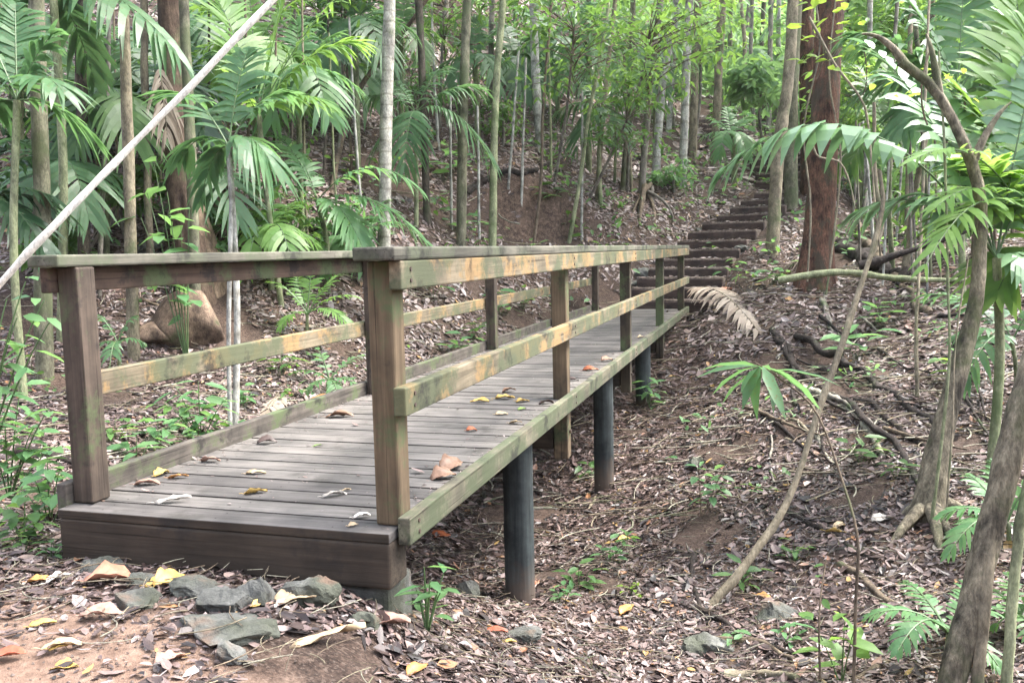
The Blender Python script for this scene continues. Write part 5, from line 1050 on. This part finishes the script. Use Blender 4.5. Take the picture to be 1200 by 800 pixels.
leaves(mb, np.stack([x, y, np.full(n, .003)], 1), np.stack([np.cos(a), np.sin(a), np.zeros(n)], 1), UP+rng.normal(0, .12, (n, 3)), Lb, Lb*rng.uniform(.25, .6, n), rng.normal(0, .15, n), rng.uniform(0, .2, n), r=rng.beta(1.6, 1.4, n)*.96)
for c, hw, a0, run, z0 in STEPS:
    n = 60; lx = rng.uniform(-hw, hw, n); ly = rng.uniform(-.02, .32, n); ca, sa = math.cos(a0), math.sin(a0)
    a = rng.uniform(0, 6.28, n); Lb = rng.uniform(.04, .13, n)
    leaves(mb, np.stack([c[0]+lx*ca+ly*sa, c[1]-lx*sa+ly*ca, np.full(n, z0+.006)], 1), np.stack([np.cos(a), np.sin(a), rng.uniform(-.05, .25, n)], 1), UP+rng.normal(0, .25, (n, 3)), Lb, Lb*rng.uniform(.3, .6, n), .1, .1, r=rng.beta(1.3, 1.6, n)*.96)
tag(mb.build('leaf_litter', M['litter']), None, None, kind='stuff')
mb = MB()
for (r0, r1, dn), Lk, rk in (((1.6, 6, 80), .12, .0016), ((6, 14, 26), .3, .004), ((14, 30, 2.2), .6, .008)):
    for x, y in scatter([(r0, r1, dn)])[0]:
        if BARE(x, y) > .6 and rng.random() < .7: continue
        a = rng.uniform(0, 6.28); L = Lk*rng.uniform(.4, 1.8); b = rng.normal(0, .12); k = np.linspace(-.5, .5, 5)
        px_ = x+math.cos(a)*k*L-math.sin(a)*b*L*(k*k*4); py_ = y+math.sin(a)*k*L+math.cos(a)*b*L*(k*k*4)
        z = H(px_, py_); mb.tube(np.stack([px_, py_, z*.35+z.mean()*.65+.025+rng.random()*.02+abs(k)*0], 1), rk*rng.uniform(.6, 1.6), 4, rng.random(), int(rng.integers(0, 3)), cap=False)
tag(mb.build('twig_litter', [B['brown'], B['tan'], B['proot']], smooth=True), None, None, kind='stuff')
# grit and crumbs of earth on the trodden path
n = 5200; x = rng.uniform(-1.2, 2.2, n); y = rng.uniform(-2.6, -.12, n); k = BARE(x, y)+.25 > rng.random(n); x, y = x[k], y[k]; n = len(x)
s = np.exp(rng.normal(-5.6, .5, n)); s = np.minimum(s, .014); P = np.stack([x, y, H(x, y)+s*.2], 1)
O = np.array([(1, 0, 0), (-1, 0, 0), (0, 1, 0), (0, -1, 0), (0, 0, 1), (0, 0, -1)], float)
V = P[:, None]+O[None]*s[:, None, None]*rng.uniform(.5, 1.2, (n, 6, 1)); b_ = np.arange(n)[:, None]*6
T = np.concatenate([b_+np.array([t]) for t in ((0, 2, 4), (2, 1, 4), (1, 3, 4), (3, 0, 4), (2, 0, 5), (1, 2, 5), (3, 1, 5), (0, 3, 5))])
mb = MB(); mb.add(V.reshape(-1, 3), T, np.tile(rng.random(n), 8)); tag(mb.build('gravel', [M['tread']]), None, None, kind='stuff')
# low ground cover on the slopes
mb = MB()
for (r0, r1, dn), L0 in (((6, 12, 1.8), .09), ((12, 24, 2.2), .17), ((24, 48, 1.2), .4)):
    for x, y in scatter([(r0, r1, dn)])[0]:
        if -.4 < x < 1.9 and -1 < y < 11.6: continue
        if vnoise(x*.4, y*.4, 77) < -.02 or onstep(np.array([x]), np.array([y]))[0]: continue
        n = int(rng.integers(5, 14)); c = np.array([x, y, Hs(x, y)+.02]); s = L0*1.1
        leaves(mb, c+rng.normal(0, s, (n, 3))*np.array([1, 1, .0])+UP*(rng.random((n, 1))*L0*1.8), rng.normal(0, 1, (n, 3))*np.array([1, 1, .35])+UP*.2, UP+rng.normal(0, .4, (n, 3)), L0*rng.uniform(.5, 1.2, n), L0*.42, .25, .1, m=int(rng.integers(0, 2)))
tag(mb.build('ground_cover', [G['mid'], G['fresh']]), None, None, kind='stuff')
# the far wood that reads as one mass: leaf clumps standing on the upper slopes
mb = MB()
N_ = 4200; cnt = 0
while cnt < N_:
    px = rng.uniform(-250, 1450); d = rng.uniform(26, 62)
    if px < 560: d = rng.uniform(20, 45)
    p = at(px, 300, d); z = Hs(p[0], p[1]); h = rng.uniform(.3, 5.5)*(1 if px > 700 else .55)
    if 800 < px < 900 and d < 32: cnt += 1; continue
    c = np.array([p[0], p[1], z+h]); n = 10; s = .55
    leaves(mb, c+rng.normal(0, s, (n, 3)), rng.normal(0, 1, (n, 3))*np.array([1, 1, .5])-UP*.3, UP+rng.normal(0, .5, (n, 3)), .42*rng.uniform(.5, 1.3, n), .17, .25, .1, m=int(rng.random() < .35)); cnt += 1
tag(mb.build('far_forest', [G['far'], G['bright']]), None, None, kind='stuff')

# ------------------------------------------------------------------ humid air
mb = MB(); mb.box(-72, 75, -88, 96, -6, 40)
m_, nt_, _, _ = newmat('humid_air'); pv = nd(nt_, 'ShaderNodeVolumePrincipled', ins={'Density': .0004, 'Anisotropy': .2}); pv.inputs['Color'].default_value = (.93, .97, .96, 1)
o_ = nt_.nodes.new('ShaderNodeOutputMaterial'); nt_.links.new(pv.outputs[0], o_.inputs['Volume'])
hz = tag(mb.build('haze', m_), None, None, kind='stuff')
